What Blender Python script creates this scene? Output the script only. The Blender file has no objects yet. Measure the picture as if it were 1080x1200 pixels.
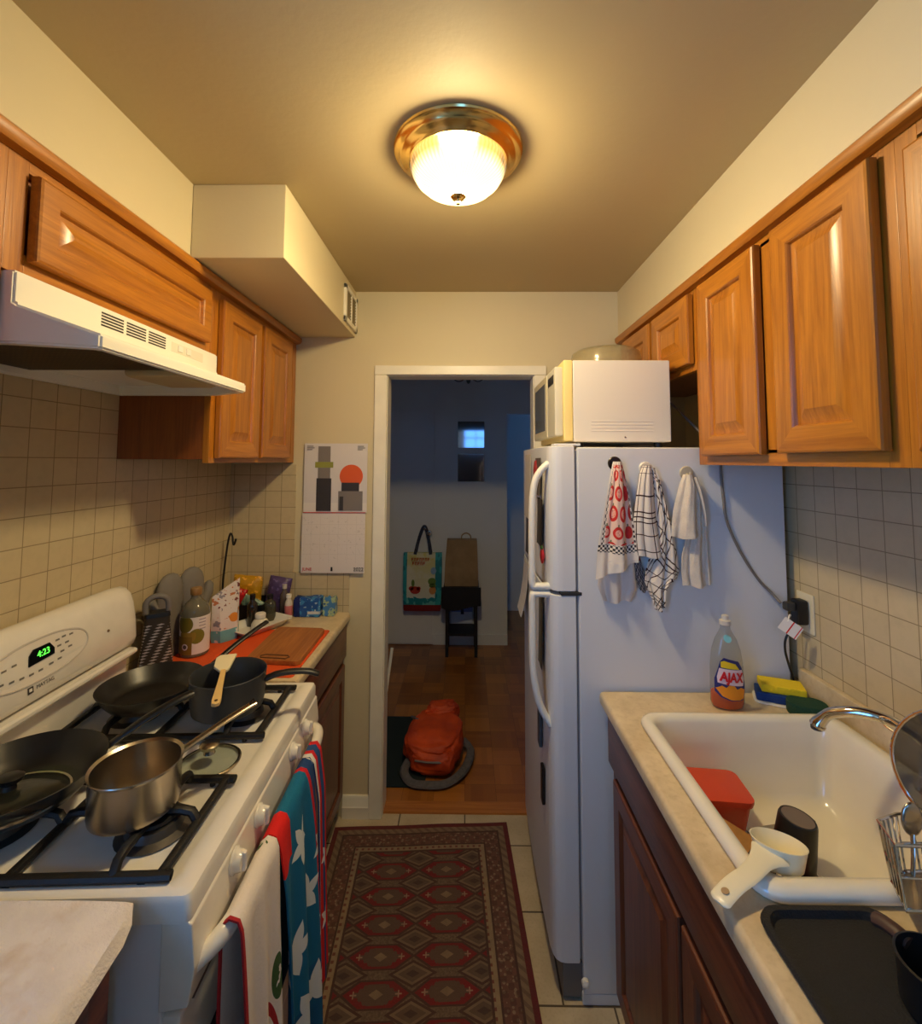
import bpy, bmesh, math, random
from mathutils import Vector, Matrix, noise as mnoise
random.seed(7)
SC = bpy.context.scene
COL = SC.collection
PI = math.pi

# ---------------------------------------------------------------- node helper
def lin(r, g, b):
    def f(c):
        c /= 255.0
        return c / 12.92 if c <= 0.04045 else ((c + 0.055) / 1.055) ** 2.4
    return (f(r), f(g), f(b), 1.0)

class S:
    """a float socket with arithmetic"""
    def __init__(s, nt, v): s.nt, s.v = nt, v
    def _m(s, op, *o):
        n = s.nt.nodes.new('ShaderNodeMath'); n.operation = op
        for i, x in enumerate((s,) + o):
            x = x.v if isinstance(x, S) else x
            if isinstance(x, (int, float)): n.inputs[i].default_value = x
            else: s.nt.links.new(x, n.inputs[i])
        return S(s.nt, n.outputs[0])
    def __add__(s, o): return s._m('ADD', o)
    def __radd__(s, o): return s._m('ADD', o)
    def __sub__(s, o): return s._m('SUBTRACT', o)
    def __rsub__(s, o): return S(s.nt, o)._m('SUBTRACT', s)
    def __mul__(s, o): return s._m('MULTIPLY', o)
    def __rmul__(s, o): return s._m('MULTIPLY', o)
    def __truediv__(s, o): return s._m('DIVIDE', o)
    def __neg__(s): return s._m('MULTIPLY', -1.0)
    def lt(s, o): return s._m('LESS_THAN', o)
    def gt(s, o): return s._m('GREATER_THAN', o)
    def abs(s): return s._m('ABSOLUTE')
    def floor(s): return s._m('FLOOR')
    def fract(s): return s._m('FRACT')
    def sin(s): return s._m('SINE')
    def cos(s): return s._m('COSINE')
    def sqrt(s): return s._m('SQRT')
    def atan2(s, o): return s._m('ARCTAN2', o)
    def mn(s, o): return s._m('MINIMUM', o)
    def mx(s, o): return s._m('MAXIMUM', o)
    def pow(s, o): return s._m('POWER', o)
    def clamp(s): return s._m('ADD', 0.0).mx(0.0).mn(1.0)
    def inside(s, a, b): return s.gt(a) * s.lt(b)
    def band(s, per, w):
        """1 within w of a line every per"""
        f = (s / per).fract()
        return f.lt(w / per / 2).mx(f.gt(1 - w / per / 2))
    def smooth(s, a, b):
        return ((s - a) / (b - a)).clamp()

class NT:
    def __init__(self, name):
        self.mat = bpy.data.materials.new(name); self.mat.use_nodes = True
        self.nt = self.mat.node_tree
        self.bsdf = self.nt.nodes['Principled BSDF']
        self.out = self.nt.nodes['Material Output']
        self._tc = None
    def tc(self, which='Object'):
        if self._tc is None: self._tc = self.nt.nodes.new('ShaderNodeTexCoord')
        return self._tc.outputs[which]
    def xyz(self, which='Object'):
        n = self.nt.nodes.new('ShaderNodeSeparateXYZ'); self.nt.links.new(self.tc(which), n.inputs[0])
        return [S(self.nt, n.outputs[i]) for i in range(3)]
    def vec(self, x, y, z=0.0):
        n = self.nt.nodes.new('ShaderNodeCombineXYZ')
        for i, q in enumerate((x, y, z)):
            if isinstance(q, S): self.nt.links.new(q.v, n.inputs[i])
            else: n.inputs[i].default_value = q
        return n.outputs[0]
    def rnd(self):
        n = self.nt.nodes.new('ShaderNodeObjectInfo'); return S(self.nt, n.outputs['Random'])
    def noise(self, vec, scale=5, detail=3, rough=0.5, dist=0.0):
        n = self.nt.nodes.new('ShaderNodeTexNoise'); self.nt.links.new(vec, n.inputs['Vector'])
        n.inputs['Scale'].default_value = scale; n.inputs['Detail'].default_value = detail
        n.inputs['Roughness'].default_value = rough; n.inputs['Distortion'].default_value = dist
        return S(self.nt, n.outputs[0])
    def white(self, vec):
        n = self.nt.nodes.new('ShaderNodeTexWhiteNoise'); n.noise_dimensions = '3D'
        self.nt.links.new(vec, n.inputs['Vector']); return S(self.nt, n.outputs[0])
    def voronoi(self, vec, scale):
        n = self.nt.nodes.new('ShaderNodeTexVoronoi'); self.nt.links.new(vec, n.inputs['Vector'])
        n.inputs['Scale'].default_value = scale; return S(self.nt, n.outputs['Distance'])
    def mix(self, fac, a, b):
        n = self.nt.nodes.new('ShaderNodeMix'); n.data_type = 'RGBA'
        for sock, q in ((n.inputs['Factor'], fac), (n.inputs[6], a), (n.inputs[7], b)):
            if isinstance(q, S): self.nt.links.new(q.v, sock)
            elif isinstance(q, (tuple, float, int)): sock.default_value = q
            else: self.nt.links.new(q, sock)
        return n.outputs[2]
    def set(self, sock, v):
        i = self.bsdf.inputs[sock]
        if isinstance(v, S): self.nt.links.new(v.v, i)
        elif isinstance(v, (tuple, float, int)): i.default_value = v
        else: self.nt.links.new(v, i)
        return self
    def color(self, v): return self.set('Base Color', v)
    def bump(self, h, strength=0.3, dist=0.01):
        n = self.nt.nodes.new('ShaderNodeBump'); n.inputs['Strength'].default_value = strength
        n.inputs['Distance'].default_value = dist
        self.nt.links.new(h.v, n.inputs['Height']); self.nt.links.new(n.outputs[0], self.bsdf.inputs['Normal'])
        return self

MATS = {}
def mat(name, rgb, rough=0.5, metal=0.0, var=0.0, vscale=30, bump=0.0, bscale=200, spec=None, coat=0.0, trans=0.0, ior=None, emit=None, estr=0.0, alpha=None, sheen=0.0, sss=0.0):
    if name in MATS: return MATS[name]
    m = NT(name); c = lin(*rgb)
    if var > 0:
        n = m.noise(m.tc(), vscale, 4)
        d = tuple(max(0, x * (1 - var)) for x in c[:3]) + (1,)
        u = tuple(min(1, x * (1 + var)) for x in c[:3]) + (1,)
        m.color(m.mix(n.smooth(0.3, 0.7), d, u))
    else: m.color(c)
    m.set('Roughness', rough); m.set('Metallic', metal)
    if spec is not None: m.set('Specular IOR Level', spec)
    if coat: m.set('Coat Weight', coat); m.set('Coat Roughness', 0.15)
    if trans: m.set('Transmission Weight', trans)
    if ior: m.set('IOR', ior)
    if sheen: m.set('Sheen Weight', sheen)
    if emit: m.set('Emission Color', lin(*emit)); m.set('Emission Strength', estr)
    if alpha is not None: m.set('Alpha', alpha)
    if bump > 0:
        m.bump(m.noise(m.tc(), bscale, 3), bump, 0.004)
    MATS[name] = m.mat
    return m.mat

# ---------------------------------------------------------------- mesh helper
class MB:
    def __init__(self): self.bm = bmesh.new(); self.wn = False
    def _bev(self, geom_edges, bev, seg):
        if bev > 0:
            bmesh.ops.bevel(self.bm, geom=geom_edges, offset=bev, segments=seg, profile=0.5, affect='EDGES', clamp_overlap=True)
    def box(self, a, b, bev=0.0, seg=2, M=None):
        a = Vector(a); b = Vector(b)
        if bev > 0: self.wn = True
        lo = Vector(map(min, a, b)); hi = Vector(map(max, a, b))
        t = bmesh.new()
        bmesh.ops.create_cube(t, size=1.0)
        for v in t.verts: v.co = Vector(((lo[i] + hi[i]) / 2 + v.co[i] * (hi[i] - lo[i])) for i in range(3))
        if bev > 0:
            bmesh.ops.bevel(t, geom=list(t.edges), offset=bev, segments=seg, profile=0.5, affect='EDGES', clamp_overlap=True)
        self._join(t, M); return self
    def _join(self, t, M=None, mi=None):
        if M is not None: bmesh.ops.transform(t, matrix=M, verts=t.verts)
        me = bpy.data.meshes.new('tmp'); t.to_mesh(me); t.free()
        self.bm.from_mesh(me); bpy.data.meshes.remove(me)
    def prism(self, pts, ax, a, b, bev=0.0, seg=2, M=None):
        """polygon pts (2D) extruded along axis ax from a to b; the two plane coords follow xyz order"""
        if bev > 0: self.wn = True
        t = bmesh.new()
        def P(u, v, w):
            return {'x': (w, u, v), 'y': (u, w, v), 'z': (u, v, w)}[ax]
        lo = [t.verts.new(P(u, v, a)) for u, v in pts]
        hi = [t.verts.new(P(u, v, b)) for u, v in pts]
        n = len(pts)
        t.faces.new(lo); t.faces.new(hi[::-1])
        for i in range(n): t.faces.new((lo[i], hi[i], hi[(i + 1) % n], lo[(i + 1) % n]))
        bmesh.ops.recalc_face_normals(t, faces=t.faces)
        if bev > 0:
            bmesh.ops.bevel(t, geom=list(t.edges), offset=bev, segments=seg, profile=0.5, affect='EDGES', clamp_overlap=True)
        self._join(t, M); return self
    def lathe(self, prof, c=(0, 0, 0), seg=32, M=None, close=False, sx=1.0, sy=1.0):
        """prof = [(r,z)...] about z through c"""
        t = bmesh.new(); rings = []
        for r, z in prof:
            if r < 1e-6: rings.append([t.verts.new((0, 0, z))])
            else: rings.append([t.verts.new((r * sx * math.cos(2 * PI * k / seg), r * sy * math.sin(2 * PI * k / seg), z)) for k in range(seg)])
        pairs = list(zip(rings, rings[1:])) + ([(rings[-1], rings[0])] if close else [])
        for A, B in pairs:
            for k in range(seg):
                k2 = (k + 1) % seg
                if len(A) == 1 and len(B) == 1: continue
                if len(A) == 1: t.faces.new((A[0], B[k], B[k2]))
                elif len(B) == 1: t.faces.new((A[k], A[k2], B[0]))
                else: t.faces.new((A[k], A[k2], B[k2], B[k]))
        bmesh.ops.recalc_face_normals(t, faces=t.faces)
        X = Matrix.Translation(c)
        if M is not None: X = X @ M
        self._join(t, X); return self
    def tube(self, pts, r, seg=8, closed=False, cap=True, flat=1.0, up=None):
        """round bar along pts; r float or list; flat scales the second axis"""
        pts = [Vector(p) for p in pts]; n = len(pts)
        R = r if isinstance(r, (list, tuple)) else [r] * n
        t = bmesh.new(); rings = []
        tang = []
        for i in range(n):
            a = pts[(i - 1) % n] if (closed or i > 0) else pts[i]
            b = pts[(i + 1) % n] if (closed or i < n - 1) else pts[i]
            tang.append((b - a).normalized())
        ref = Vector(up) if up is not None else (Vector((0, 0, 1)) if abs(tang[0].z) < 0.9 else Vector((1, 0, 0)))
        nrm = (ref - tang[0] * ref.dot(tang[0])).normalized()
        for i in range(n):
            nrm = (nrm - tang[i] * nrm.dot(tang[i])).normalized()
            bn = tang[i].cross(nrm)
            rings.append([t.verts.new(pts[i] + (bn * math.cos(2 * PI * k / seg) + nrm * flat * math.sin(2 * PI * k / seg)) * R[i]) for k in range(seg)])
        for i in range(n if closed else n - 1):
            A, B = rings[i], rings[(i + 1) % n]
            for k in range(seg): t.faces.new((A[k], A[(k + 1) % seg], B[(k + 1) % seg], B[k]))
        if cap and not closed:
            t.faces.new(rings[0][::-1]); t.faces.new(rings[-1])
        bmesh.ops.recalc_face_normals(t, faces=t.faces)
        self._join(t); return self
    def loft(self, rings, cap=True, closed=True):
        t = bmesh.new(); V = [[t.verts.new(p) for p in r] for r in rings]
        for A, B in zip(V, V[1:]):
            m = len(A)
            for k in range(m if closed else m - 1): t.faces.new((A[k], A[(k + 1) % m], B[(k + 1) % m], B[k]))
        if cap: t.faces.new(V[0][::-1]); t.faces.new(V[-1])
        bmesh.ops.recalc_face_normals(t, faces=t.faces)
        self._join(t); return self
    def sheet(self, f, nu, nv, th=0.004):
        """cloth: f(u,v)->point, both faces and rim, with a UV map"""
        t = bmesh.new(); uvl = t.loops.layers.uv.new('UVMap')
        P = [[Vector(f(i / nu, j / nv)) for j in range(nv + 1)] for i in range(nu + 1)]
        def nor(i, j):
            a = P[min(i + 1, nu)][j] - P[max(i - 1, 0)][j]; b = P[i][min(j + 1, nv)] - P[i][max(j - 1, 0)]
            c = a.cross(b); return c.normalized() if c.length > 1e-12 else Vector((0, 0, 1))
        T = [[t.verts.new(P[i][j] + nor(i, j) * th / 2) for j in range(nv + 1)] for i in range(nu + 1)]
        B = [[t.verts.new(P[i][j] - nor(i, j) * th / 2) for j in range(nv + 1)] for i in range(nu + 1)]
        def face(vs, uvs):
            try: fc = t.faces.new(vs)
            except ValueError: return
            for l, q in zip(fc.loops, uvs): l[uvl].uv = q
        for i in range(nu):
            for j in range(nv):
                ij = [(i, j), (i + 1, j), (i + 1, j + 1), (i, j + 1)]
                uv = [(a / nu, b / nv) for a, b in ij]
                face([T[a][b] for a, b in ij], uv); face([B[a][b] for a, b in ij][::-1], uv[::-1])
        ed = [((i, 0), (i + 1, 0)) for i in range(nu)] + [((nu, j), (nu, j + 1)) for j in range(nv)] + [((i + 1, nv), (i, nv)) for i in range(nu)][::-1] + [((0, j + 1), (0, j)) for j in range(nv)]
        for (a, b), (c, d) in ed:
            face([B[a][b], B[c][d], T[c][d], T[a][b]], [(a / nu, b / nv), (c / nu, d / nv), (c / nu, d / nv), (a / nu, b / nv)])
        bmesh.ops.recalc_face_normals(t, faces=t.faces)
        self._join(t); return self
    def blob(self, c, r, sub=3, amp=0.0, freq=3.0, sc=(1, 1, 1), M=None, flatz=None):
        t = bmesh.new(); bmesh.ops.create_icosphere(t, subdivisions=sub, radius=1.0)
        for v in t.verts:
            d = 1 + amp * mnoise.noise(v.co * freq + Vector(c) * 13)
            v.co = Vector((v.co.x * sc[0], v.co.y * sc[1], v.co.z * sc[2])) * r * d
            if flatz is not None and v.co.z < flatz: v.co.z = flatz
        X = Matrix.Translation(c)
        if M is not None: X = X @ M
        self._join(t, X); return self
    def build(self, name, m, parent=None, smooth=True, ang=40, base=True):
        bm = self.bm
        bmesh.ops.remove_doubles(bm, verts=bm.verts, dist=1e-6)
        me = bpy.data.meshes.new(name)
        if parent is not None:
            root = Vector((0, 0, 0)); p = parent
            while p is not None: root += p.location; p = p.parent
            loc = Vector((0, 0, 0))
        else:
            co = [v.co for v in bm.verts]
            lo = Vector(min(c[i] for c in co) for i in range(3)); hi = Vector(max(c[i] for c in co) for i in range(3))
            root = Vector(((lo.x + hi.x) / 2, (lo.y + hi.y) / 2, lo.z)) if base else Vector((0, 0, 0)); loc = root
        for v in bm.verts: v.co -= root
        bm.to_mesh(me); bm.free()
        me.materials.append(m)
        if smooth:
            for p in me.polygons: p.use_smooth = True
            me.set_sharp_from_angle(angle=math.radians(ang))
        o = bpy.data.objects.new(name, me); COL.objects.link(o)
        o.location = loc
        if self.wn and smooth:
            w_ = o.modifiers.new('face_normals', 'WEIGHTED_NORMAL'); w_.keep_sharp = True; w_.weight = 60
        if parent is not None: o.parent = parent
        return o

def tag(o, label=None, cat=None, group=None, kind=None):
    if label: o['label'] = label
    if cat: o['category'] = cat
    if group: o['group'] = group
    if kind: o['kind'] = kind
    return o
def thing(name, loc, label, cat, group=None):
    o = bpy.data.objects.new(name, None); COL.objects.link(o); o.location = loc
    o.empty_display_size = 0.05
    return tag(o, label, cat, group)
def struct(o): o['kind'] = 'structure'; return o
def copy_tree(o, parent=None):
    c = o.copy(); COL.objects.link(c)
    if parent is not None: c.parent = parent
    for ch in list(o.children): copy_tree(ch, c)
    return c
def smoothpath(pts, n=6):
    """Catmull-Rom through pts"""
    P = [Vector(p) for p in pts]; P = [P[0] * 2 - P[1]] + P + [P[-1] * 2 - P[-2]]
    out = []
    for i in range(1, len(P) - 2):
        for k in range(n):
            t = k / n
            a, b, c, d = P[i - 1], P[i], P[i + 1], P[i + 2]
            out.append(0.5 * ((2 * b) + (c - a) * t + (2 * a - 5 * b + 4 * c - d) * t * t + (3 * b - a - 3 * c + d) * t ** 3))
    out.append(P[-2]); return out
def rrect(x0, y0, x1, y1, r, n=5):
    pts = []
    for cx, cy, a in ((x1 - r, y1 - r, 0), (x0 + r, y1 - r, PI / 2), (x0 + r, y0 + r, PI), (x1 - r, y0 + r, 1.5 * PI)):
        for k in range(n + 1):
            t = a + PI / 2 * k / n; pts.append((cx + r * math.cos(t), cy + r * math.sin(t)))
    return pts
def text_mesh(name, s, size, M, m, parent, depth=0.0006, align='CENTER', sx=1.0, bold=0.0):
    """lettering as a thin mesh; M places it (local x = reading direction, local z = out of the surface), world coordinates"""
    cu = bpy.data.curves.new('t', 'FONT'); cu.body = s; cu.size = size; cu.extrude = depth; cu.offset = bold; cu.align_x = align; cu.align_y = 'CENTER'
    ob = bpy.data.objects.new('t', cu); COL.objects.link(ob)
    dg = bpy.context.evaluated_depsgraph_get(); dg.update()
    me = bpy.data.meshes.new_from_object(ob.evaluated_get(dg))
    bpy.data.objects.remove(ob); bpy.data.curves.remove(cu)
    b = MB(); t = bmesh.new(); t.from_mesh(me); bpy.data.meshes.remove(me)
    b._join(t, M @ Matrix.Diagonal((sx, 1, 1, 1)))
    return b.build(name, m, parent, smooth=False)
def frameM(o, x, z):
    """matrix with origin o, local x, local z (unit-ised)"""
    x = Vector(x).normalized(); z = Vector(z).normalized(); y = z.cross(x).normalized(); x = y.cross(z)
    return Matrix(((x.x, y.x, z.x, o[0]), (x.y, y.y, z.y, o[1]), (x.z, y.z, z.z, o[2]), (0, 0, 0, 1)))
# ---------------------------------------------------------------- materials
def paint(name, rgb, rough=0.6):
    m = NT(name); n = m.noise(m.tc(), 3, 4); c = lin(*rgb)
    d = tuple(x * 0.93 for x in c[:3]) + (1,)
    m.color(m.mix(n, d, c)); m.set('Roughness', rough)
    m.bump(m.noise(m.tc(), 60, 4), 0.12, 0.004)
    return m.mat
WALL = paint('cream_wall_paint', (222, 208, 168), 0.55)
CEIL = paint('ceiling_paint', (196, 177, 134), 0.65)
HALLP = paint('hall_wall_paint', (236, 236, 234), 0.7)
TRIMW = mat('white_trim_paint', (243, 236, 214), 0.35, var=0.04, vscale=12)

def wood(name, light, dark, axis, scale=1.0, rough=0.35, coat=0.16):
    """lacquered oak, grain along axis"""
    m = NT(name); x, y, z = m.xyz(); r = m.rnd() * 31.0
    st = {'x': (0.07, 1, 1), 'y': (1, 0.07, 1), 'z': (1, 1, 0.07)}[axis]
    v = m.vec(x * st[0] + r, y * st[1] + r * 0.7, z * st[2] + r * 0.3)
    g = m.noise(v, 26 * scale, 5, 0.6, 1.6)
    st2 = {'x': (0.03, 1, 1), 'y': (1, 0.03, 1), 'z': (1, 1, 0.03)}[axis]
    v2 = m.vec(x * st2[0] + r, y * st2[1], z * st2[2] + r)
    f = m.noise(v2, 180 * scale, 3, 0.7)
    k = (g.smooth(0.35, 0.7) * 0.75 + f.smooth(0.4, 0.75) * 0.35).clamp()
    m.color(m.mix(k, lin(*light), lin(*dark)))
    m.set('Roughness', rough); m.set('Coat Weight', coat); m.set('Coat Roughness', 0.2)
    m.bump(f, 0.08, 0.003)
    return m.mat
OAKL, OAKD = (194, 124, 34), (144, 80, 14)
OAK_Z = wood('oak_upright_grain', OAKL, OAKD, 'z')
OAK_Y = wood('oak_level_grain', OAKL, OAKD, 'y')
OAK_X = wood('oak_crosswise_grain', (150, 84, 34), (112, 56, 20), 'z')
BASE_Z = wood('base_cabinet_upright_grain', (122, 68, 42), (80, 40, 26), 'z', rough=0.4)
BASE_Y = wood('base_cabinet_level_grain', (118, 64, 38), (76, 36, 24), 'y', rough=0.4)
BOARDW = wood('cutting_board_wood', (186, 118, 56), (140, 78, 32), 'y', rough=0.55, coat=0.0)

def tiles(name, ua, va, size, base, grout, gw=0.0025, u0=0.0, v0=0.0, rough=0.28, var=0.08):
    """square glazed tiles; ua, va in 'xyz'"""
    m = NT(name); c = dict(zip('xyz', m.xyz()))
    u = c[ua] - u0; v = c[va] - v0
    line = u.band(size, gw).mx(v.band(size, gw))
    w = m.white(m.vec((u / size).floor(), (v / size).floor()))
    mot = m.noise(m.tc(), 40, 4)
    cb = lin(*base); cd = tuple(q * (1 - var) for q in cb[:3]) + (1,); cm = tuple(q * 0.8 for q in cb[:3]) + (1,)
    col = m.mix(w, cd, cb); col = m.mix(mot.smooth(0.45, 0.8) * 0.5, col, cm)
    m.color(m.mix(line, col, lin(*grout)))
    m.set('Roughness', line * 0.5 + rough)
    m.bump(1.0 - line, 0.5, 0.002)
    return m.mat
TILE = (208, 190, 150)
TILE_L = tiles('wall_tile_facing_aisle', 'y', 'z', 0.0755, TILE, (150, 132, 100), u0=0.04, v0=0.038)
TILE_F = tiles('wall_tile_far', 'x', 'z', 0.0755, TILE, (150, 132, 100), u0=0.0335, v0=0.0385)

m = NT('floor_tile'); x, y, z = m.xyz()
row = y.lt(1.487)
xx = x - 0.296 - row * 0.15; yy = y - 1.487
line = xx.band(0.296, 0.006).mx(yy.band(0.288, 0.006))
n1 = m.noise(m.tc(), 9, 5); n2 = m.noise(m.tc(), 120, 3)
c = m.mix(n1.smooth(0.3, 0.75), lin(206, 190, 160), lin(182, 164, 134)); c = m.mix(n2.smooth(0.5, 0.8) * 0.35, c, lin(150, 132, 104))
m.color(m.mix(line, c, lin(92, 78, 62))); m.set('Roughness', 0.42); m.bump(1.0 - line, 0.5, 0.003)
FLOOR_T = m.mat

m = NT('parquet_floor'); x, y, z = m.xyz()
P = 0.152
ix = (x / P).floor(); iy = (y / P).floor()
par = ((ix + iy) / 2.0).fract().gt(0.25)
strip_x = (x / (P / 5)); strip_y = (y / (P / 5))
w1 = m.white(m.vec(strip_x.floor(), iy)); w2 = m.white(m.vec(ix, strip_y.floor(), 3.0)); w3 = m.white(m.vec(ix, iy, 7.0))
wv = par * w1 + (1.0 - par) * w2
seam = x.band(P, 0.002).mx(y.band(P, 0.002))
gr = m.noise(m.vec(x * 4.0, y * 4.0), 30, 4)
k = (wv * 0.3 + w3 * 0.6 + gr * 0.25).clamp()
c = m.mix(k, lin(118, 62, 20), lin(186, 118, 48))
m.color(m.mix(seam * 0.6, c, lin(60, 30, 12))); m.set('Roughness', 0.3); m.set('Coat Weight', 0.2)
PARQ = m.mat
THRESH = wood('threshold_oak', (196, 128, 60), (150, 86, 34), 'x', rough=0.3)

m = NT('beige_laminate'); n1 = m.noise(m.tc(), 14, 6, 0.6); n2 = m.noise(m.tc(), 90, 3)
c = m.mix(n1.smooth(0.3, 0.7), lin(226, 206, 168), lin(200, 178, 138)); c = m.mix(n2.smooth(0.5, 0.75) * 0.4, c, lin(186, 160, 120))
m.color(c); m.set('Roughness', 0.38); LAMIN = m.mat

m = NT('white_fridge_enamel'); n1 = m.noise(m.tc(), 400, 2)
m.color(lin(226, 226, 226)); m.set('Roughness', 0.36); m.bump(n1, 0.12, 0.002); ENAM = m.mat
STOVEW = mat('white_stove_enamel', (240, 234, 222), 0.22, var=0.03, vscale=20, coat=0.3)
HOODW = mat('white_hood_enamel', (244, 240, 226), 0.3)
PLASW = mat('white_plastic', (240, 236, 226), 0.35)
PORC = mat('white_sink_porcelain', (240, 232, 210), 0.16, var=0.03, vscale=8, coat=0.5)
IRON = mat('black_cast_iron', (22, 20, 19), 0.5, bump=0.2, bscale=300)
NONST = mat('black_nonstick', (26, 25, 24), 0.34, var=0.15, vscale=15)
HARDAN = mat('dark_grey_anodised', (52, 54, 56), 0.42)
STEEL = mat('brushed_steel', (190, 178, 160), 0.26, 1.0, var=0.08, vscale=25)
CHROME = mat('chrome', (220, 216, 210), 0.08, 1.0)
BRASS = mat('polished_brass', (236, 200, 128), 0.18, 1.0)
BLACKP = mat('black_plastic', (20, 19, 20), 0.4)
DARKP = mat('dark_grey_plastic', (58, 56, 54), 0.45)
def thin_glass(name, tint=(250, 252, 250), body=None, amount=0.0, rough=0.04):
    """thin clear pane or shell: see-through with a Fresnel reflection, a little body colour when frosted"""
    m = NT(name); nt = m.nt
    tr = nt.nodes.new('ShaderNodeBsdfTransparent'); tr.inputs[0].default_value = lin(*tint)
    gl = nt.nodes.new('ShaderNodeBsdfGlossy'); gl.inputs['Roughness'].default_value = rough
    fr = nt.nodes.new('ShaderNodeLayerWeight'); fr.inputs[0].default_value = .5
    fs = S(nt, fr.outputs['Facing']).pow(4.0) * .45 + .035
    mx = nt.nodes.new('ShaderNodeMixShader'); nt.links.new(fs.v, mx.inputs[0]); nt.links.new(tr.outputs[0], mx.inputs[1]); nt.links.new(gl.outputs[0], mx.inputs[2])
    out = mx
    if body:
        m.color(lin(*body)); m.set('Roughness', .3)
        m2 = nt.nodes.new('ShaderNodeMixShader'); m2.inputs[0].default_value = amount
        nt.links.new(mx.outputs[0], m2.inputs[1]); nt.links.new(m.bsdf.outputs[0], m2.inputs[2]); out = m2
    nt.links.new(out.outputs[0], m.out.inputs[0])
    return m.mat
GLASS = mat('clear_glass', (245, 250, 248), 0.03, trans=1.0, ior=1.45)
MIRROR = mat('mirror_glass', (235, 238, 240), 0.02, 1.0)
INK = mat('black_ink', (26, 24, 24), 0.6)
GREYINK = mat('grey_ink', (120, 116, 110), 0.6)
REDINK = mat('red_ink', (206, 40, 34), 0.6)
PAPER = mat('white_paper', (236, 230, 222), 0.7)
# ---------------------------------------------------------------- the setting
XL, XR, YF, YB, ZC = -1.1225, 1.0436, 2.21, -1.3, 2.44
HY = 4.208          # hall wall
def bx(name, a, b, m, kind='structure', bev=0.0, parent=None):
    o = MB().box(a, b, bev).build(name, m, parent, base=False)
    if kind and parent is None: o['kind'] = kind
    return o
bx('floor', (XL - .1, YB - .1, -.06), (XR + .1, 2.236, 0), FLOOR_T)
bx('floor.001', (-1.6, 2.305, -.06), (2.2, 5.3, 0), PARQ)
bx('trim_1', (-.405, 2.232, -.06), (.352, 2.306, .008), THRESH, bev=.003)
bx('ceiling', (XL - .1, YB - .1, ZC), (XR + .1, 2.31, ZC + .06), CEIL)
bx('ceiling.001', (-1.6, 2.31, ZC), (2.2, 5.3, ZC + .06), HALLP)
LW = (-1.2, -.25, .75, 2.25)      # window in the left wall, behind the camera
struct(MB().box((XL - .1, YB, 0), (XL, LW[0], ZC)).box((XL - .1, LW[1], 0), (XL, YF + .1, ZC)).box((XL - .1, LW[0], 0), (XL, LW[1], LW[2])).box((XL - .1, LW[0], LW[3]), (XL, LW[1], ZC)).build('wall_left', WALL, base=False))
bx('wall_right', (XR, YB, 0), (XR + .1, YF + .1, ZC), WALL)
# far wall with the doorway
DX0, DX1, DZ = -.405, .352, 2.052
w = MB().box((-1.6, YF, 0), (DX0, YF + .1, ZC)).box((DX1, YF, 0), (1.6, YF + .1, ZC)).box((DX0, YF, DZ), (DX1, YF + .1, ZC))
struct(w.build('wall_far', WALL, base=False))
# casing and jambs of the doorway
c = MB()
for x0, x1 in ((-.437, -.378), (.325, .384)):
    c.box((x0, YF - .016, 0), (x1, YF, 2.0295), .004)
c.box((-.437, YF - .016, 2.03), (.384, YF, 2.075), .004)
c.box((DX0 - .002, YF + .0005, 0), (DX0 + .03, YF + .104, 2.0255), .002).box((DX1 - .03, YF + .0005, 0), (DX1 + .002, YF + .104, 2.0255), .002)
c.box((DX0, YF + .0005, 2.026), (DX1, YF + .104, 2.054), .002)
struct(c.build('trim_2', TRIMW, base=False))
b = MB().prism([(YF - .014, 0), (YF, 0), (YF, .098), (YF - .006, .098), (YF - .012, .088), (YF - .012, .055), (YF - .016, .05)], 'x', -.556, -.437)
struct(b.build('baseboard_far', TRIMW, base=False))
# soffits above the cabinets and the boxed duct
ZS = 2.214
bx('wall_left.001', (XL, YB, ZS), (-.8155, YF, ZC), WALL)
bx('wall_right.001', (.733, YB, ZS), (XR, YF, ZC), WALL)
bx('wall_left.002', (-.8155, 1.327, ZS), (-.5365, YF, ZC), WALL, bev=.004)
# tiled splash areas
struct(MB().box((XL, -.22, .914), (XL + .007, 1.473, 1.96)).box((XL, 1.473, .914), (XL + .007, YF, 1.62)).build('wall_left.003', TILE_L, base=False))
bx('wall_right.002', (XR - .007, YB, .914), (XR, YF, 1.62), TILE_L)
t = MB().box((XL, YF - .007, .914), (-.806, YF, 1.60), 0).box((-.8065, YF - .007, .914), (-.5435, YF, 1.095), .0)
struct(t.build('wall_far.001', TILE_F, base=False))
# wall behind the camera with two windows
ws = [(-.06, .48, 1.84, 2.36)]
xs = [XL - .1, -.06, .48, XR + .1]
wb = MB()
wb.box((xs[0], YB - .1, 0), (xs[1], YB, ZC)).box((xs[2], YB - .1, 0), (xs[3], YB, ZC))
for x0, x1, z0, z1 in ws:
    wb.box((x0, YB - .1, 0), (x1, YB, z0)).box((x0, YB - .1, z1), (x1, YB, ZC))
struct(wb.build('wall_back', WALL, base=False))
for i, (x0, x1, z0, z1) in enumerate(ws):
    f = MB(); t = .035
    f.box((x0, YB - .08, z0), (x0 + t, YB - .03, z1)).box((x1 - t, YB - .08, z0), (x1, YB - .03, z1))
    f.box((x0, YB - .08, z0), (x1, YB - .03, z0 + t)).box((x0, YB - .08, z1 - t), (x1, YB - .03, z1))
    zm = (z0 + z1) / 2; f.box((x0, YB - .075, zm - .014), (x1, YB - .035, zm + .014))
    xm = (x0 + x1) / 2; f.box((xm - .008, YB - .07, z0), (xm + .008, YB - .04, z1))
    struct(f.build('window_%d' % (i + 1), TRIMW, base=False))
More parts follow.
